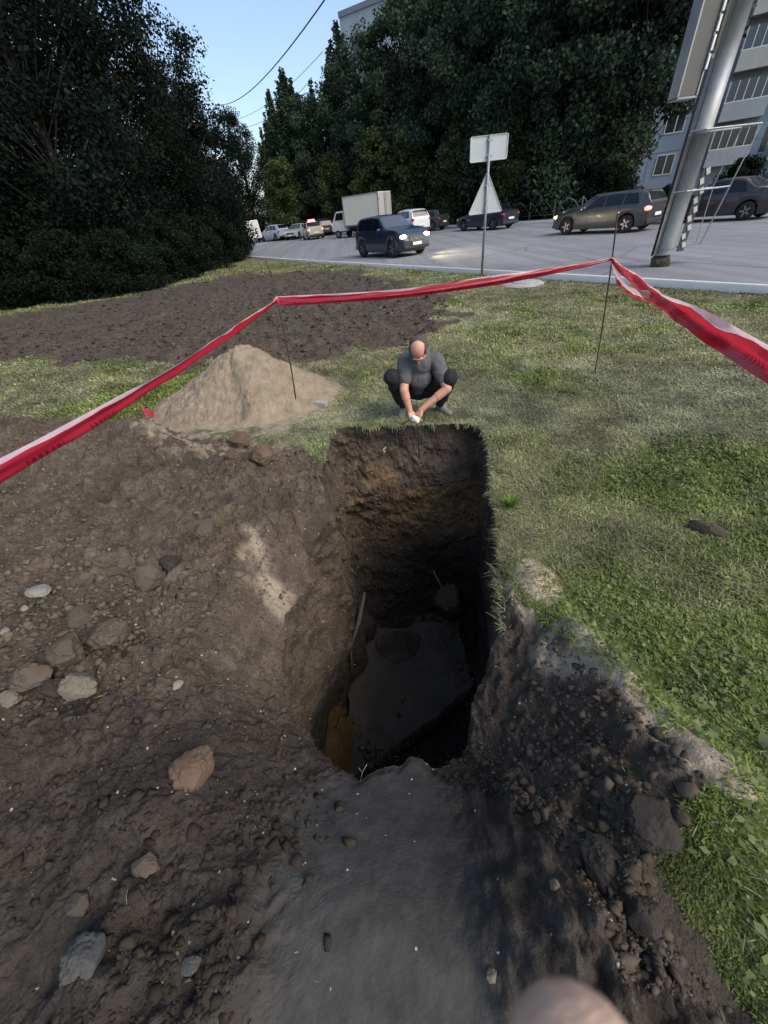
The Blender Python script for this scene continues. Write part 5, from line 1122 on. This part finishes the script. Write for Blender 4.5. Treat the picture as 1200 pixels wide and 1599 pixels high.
sh = [('c', [pel, chest, neck], [.12, .115, .052]), ('c', [neck, HP(0, .02, -.04)], [.056, .055]), ('e', HP(0, .012, .03), (.076, .096, .088), Rh), ('e', HP(0, -.022, -.035), (.060, .070, .075), Rh),
      ('e', HP(0, -.055, -.085), (.032, .030, .026), Rh), ('c', [HP(0, -.092, .005), HP(0, -.112, -.028)], [.010, .014]), ('e', HP(0, -.082, .028), (.052, .018, .012), Rh),
      ('e', HP(.078, .01, -.008), (.010, .020, .030), Rh), ('e', HP(-.078, .01, -.008), (.010, .020, .030), Rh), ('e', HP(0, -.086, -.060), (.026, .012, .008), Rh),
      ('c', [shL, elL, wrL], [.056, .045, .029]), ('c', [shR, elR, wrR], [.058, .047, .030]), ('c', [elL, elL.lerp(wrL, .35)], [.044, .043]), ('c', [elR, elR.lerp(wrR, .35)], [.046, .045]),
      ('c', [pel, hipL, kneeL, ankL], [.10, .085, .055, .038]), ('c', [pel, hipR, kneeR, ankR], [.10, .085, .055, .038])]
def hand(wr, aim, side, grip):
    """palm and five bent fingers closing on the rope"""
    f = (aim-wr).normalized(); up = Vector((0, 0, 1)); lat = f.cross(up).normalized()*side; dn = lat.cross(f).normalized()
    if dn.z > 0: dn = -dn
    out = []; pc = wr+f*.045
    for k in range(4): b = pc+lat*(-.027+.018*k); out.append(('c', [wr+lat*(-.014+.009*k), b+f*.012], [.019, .014]))
    for k, (l, r) in enumerate(((.036, .0082), (.042, .0088), (.040, .0086), (.033, .0076))):
        b = pc+f*.018+lat*(-.030+.020*k); k1 = b+f*l*.9+dn*.006; k2 = k1+dn*l*.8+f*.006; k3 = k2+dn*l*.25-f*l*.45; out.append(('c', [b, k1, k2, k3], [r*1.12, r, r*.92, r*.8]))
    tb = wr+f*.022-lat*.028; t1 = tb-lat*.020+f*.026+dn*.012; t2 = t1+f*.020+dn*.020+lat*.008; out.append(('c', [tb, t1, t2], [.0135, .0105, .0085]))
    return out
grip = W3(.435, 3.545, .13)
sh += hand(wrL, W3(.415, 3.55, .12), 1, grip)+hand(wrR, W3(.455, 3.54, .13), -1, grip)
body = organic('body', sh, M['skin'], man, voxel=.0042, smooth=3)
def half(a, b, t): return a.lerp(b, t)
shirt = organic('t_shirt', [('c', [W3(.53, 3.98, .36), W3(.53, 3.88, .50), chest+Vector((0, -.01, .04)), neck-Vector((0, -.03, .035))], [.150, .158, .150, .078]), ('e', half(shL, shR, .5)+Vector((0, .03, -.02)), (.20, .11, .085)),
     ('c', [shL+Vector((.03, .01, 0)), shL, half(shL, elL, .62)], [.078, .074, .068]), ('c', [shR+Vector((-.03, .01, 0)), shR, half(shR, elR, .62)], [.080, .077, .070]), ('e', W3(.53, 3.78, .45), (.125, .09, .11))], M['shirt'], man, voxel=.007, smooth=5, noise=.006, nscale=9)
tr = organic('trousers', [('c', [pel+Vector((0, 0, -.02)), hipL+Vector((.02, 0, -.01)), kneeL, half(kneeL, ankL, .92)], [.145, .115, .080, .058]), ('c', [pel+Vector((0, 0, -.02)), hipR+Vector((-.02, 0, -.01)), kneeR, half(kneeR, ankR, .92)], [.145, .115, .080, .058]),
     ('e', pel+Vector((0, -.06, .04)), (.17, .14, .10))], M['trousers'], man, voxel=.008, smooth=4, noise=.007, nscale=9)
for a, dx in ((ankL, -.05), (ankR, .09)):
    d = Vector((dx, -.15, -.045)); b = a+Vector((0, .045, -.055))
    s_ = organic('shoe', [('c', [b, b+d*.45+Vector((0, 0, .0)), b+d*.95+Vector((0, 0, .005))], [.040, .044, .038]), ('c', [a+Vector((0, .01, .0)), b+d*.3+Vector((0, 0, .03))], [.046, .040])], M['shoe'], man, voxel=.007, smooth=3)
    n_ = len(s_.data.vertices); co = np.zeros(n_*3); s_.data.vertices.foreach_get('co', co); co = co.reshape(-1, 3); co[:, 2] = np.maximum(co[:, 2], .012); s_.data.vertices.foreach_set('co', co.ravel())
hair = organic('hair', [('e', HP(0, .058, .034), (.082, .062, .072), Rh), ('e', HP(.066, .012, .036), (.021, .062, .042), Rh), ('e', HP(-.066, .012, .036), (.021, .062, .042), Rh)], M['hair'], man, voxel=.004, smooth=2, noise=.002, nscale=60)
for s in (-1, 1):
    mb = MB(); mb.ball(HP(s*.030, -.084, .006), (.012, .010, .009), 12, 8); mb.build('eye', M['white'], man, smooth=True)
    mb = MB(); mb.ball(HP(s*.030, -.090, .024), (.020, .008, .005), 10, 6, Rh); mb.build('eyebrow', M['hair'], man, smooth=True)
mb = MB(); mb.tube([grip+O+Vector((-.03, -.01, .035)), grip+O+Vector((.0, -.03, .01)), grip+O+Vector((.02, -.025, -.03))], [.016, .03, .022], 10); mb.box(grip+O+Vector((0, -.02, -.0)), (.07, .03, .055), Matrix.Rotation(.5, 3, 'Y'))
tag(mb.build('white_reel', M['white'], bevel=.004), 'small white reel held in the hands of the squatting man', 'reel')
mb = MB(); p = grip+O; mb.tube([p+Vector((0, -.03, -.02)), p+Vector((.015, -.05, -.10)), p+Vector((.012, -.055, -.24)), p+Vector((.02, -.055, -.45))], .006, 8)
tag(mb.build('measuring_line', M['black'], smooth=True), 'dark weighted line let down from the man\'s hands into the pit', 'line')
mb = MB(); mb.tube([p+Vector((-.06, -.01, .0)), p+Vector((-.14, .02, -.06))], .006, 8); tag(mb.build('line_end', M['black'], smooth=True), 'short black rod sticking out left of the man\'s hands', 'rod')

# ------------------------------------------------------------------ the photographer's fingertip in front of the lens
fc_ = at(912, 1668, .052); up = (at(912, 1500, .052)-at(912, 1700, .052)).normalized(); sd3 = (at(1000, 1600, .052)-at(820, 1600, .052)).normalized(); fw = ray(912, 1600).normalized()
mb = MB()
mb.tube_caps([fc_-up*.045, fc_-up*.02, fc_-up*.004], [.0105, .0110, .0108])
fo = bpy.data.objects.new('fingertip', bpy.data.meshes.new('fingertip')); C.objects.link(fo); fo.data.from_pydata(mb.v, [], mb.f)
md = fo.modifiers.new('r', 'REMESH'); md.mode = 'VOXEL'; md.voxel_size = .0006; md.use_smooth_shade = True; sm = fo.modifiers.new('s', 'SMOOTH'); sm.iterations = 8; bake(fo)
fo.data.materials.append(simple('finger_skin', (.62, .42, .31), .6, var=.15, scale=300, bump=.5)); tag(fo, 'blurred fingertip of the photographer at the bottom edge', 'finger')
Rn = Matrix((sd3, fw, up)).transposed()
mb = MB(); mb.ball(fc_+fw*.0062+up*.001, (.0068, .0035, .0085), 16, 10, Rn); mb.build('fingernail', simple('nail', (.55, .38, .33), .4), fo, smooth=True)
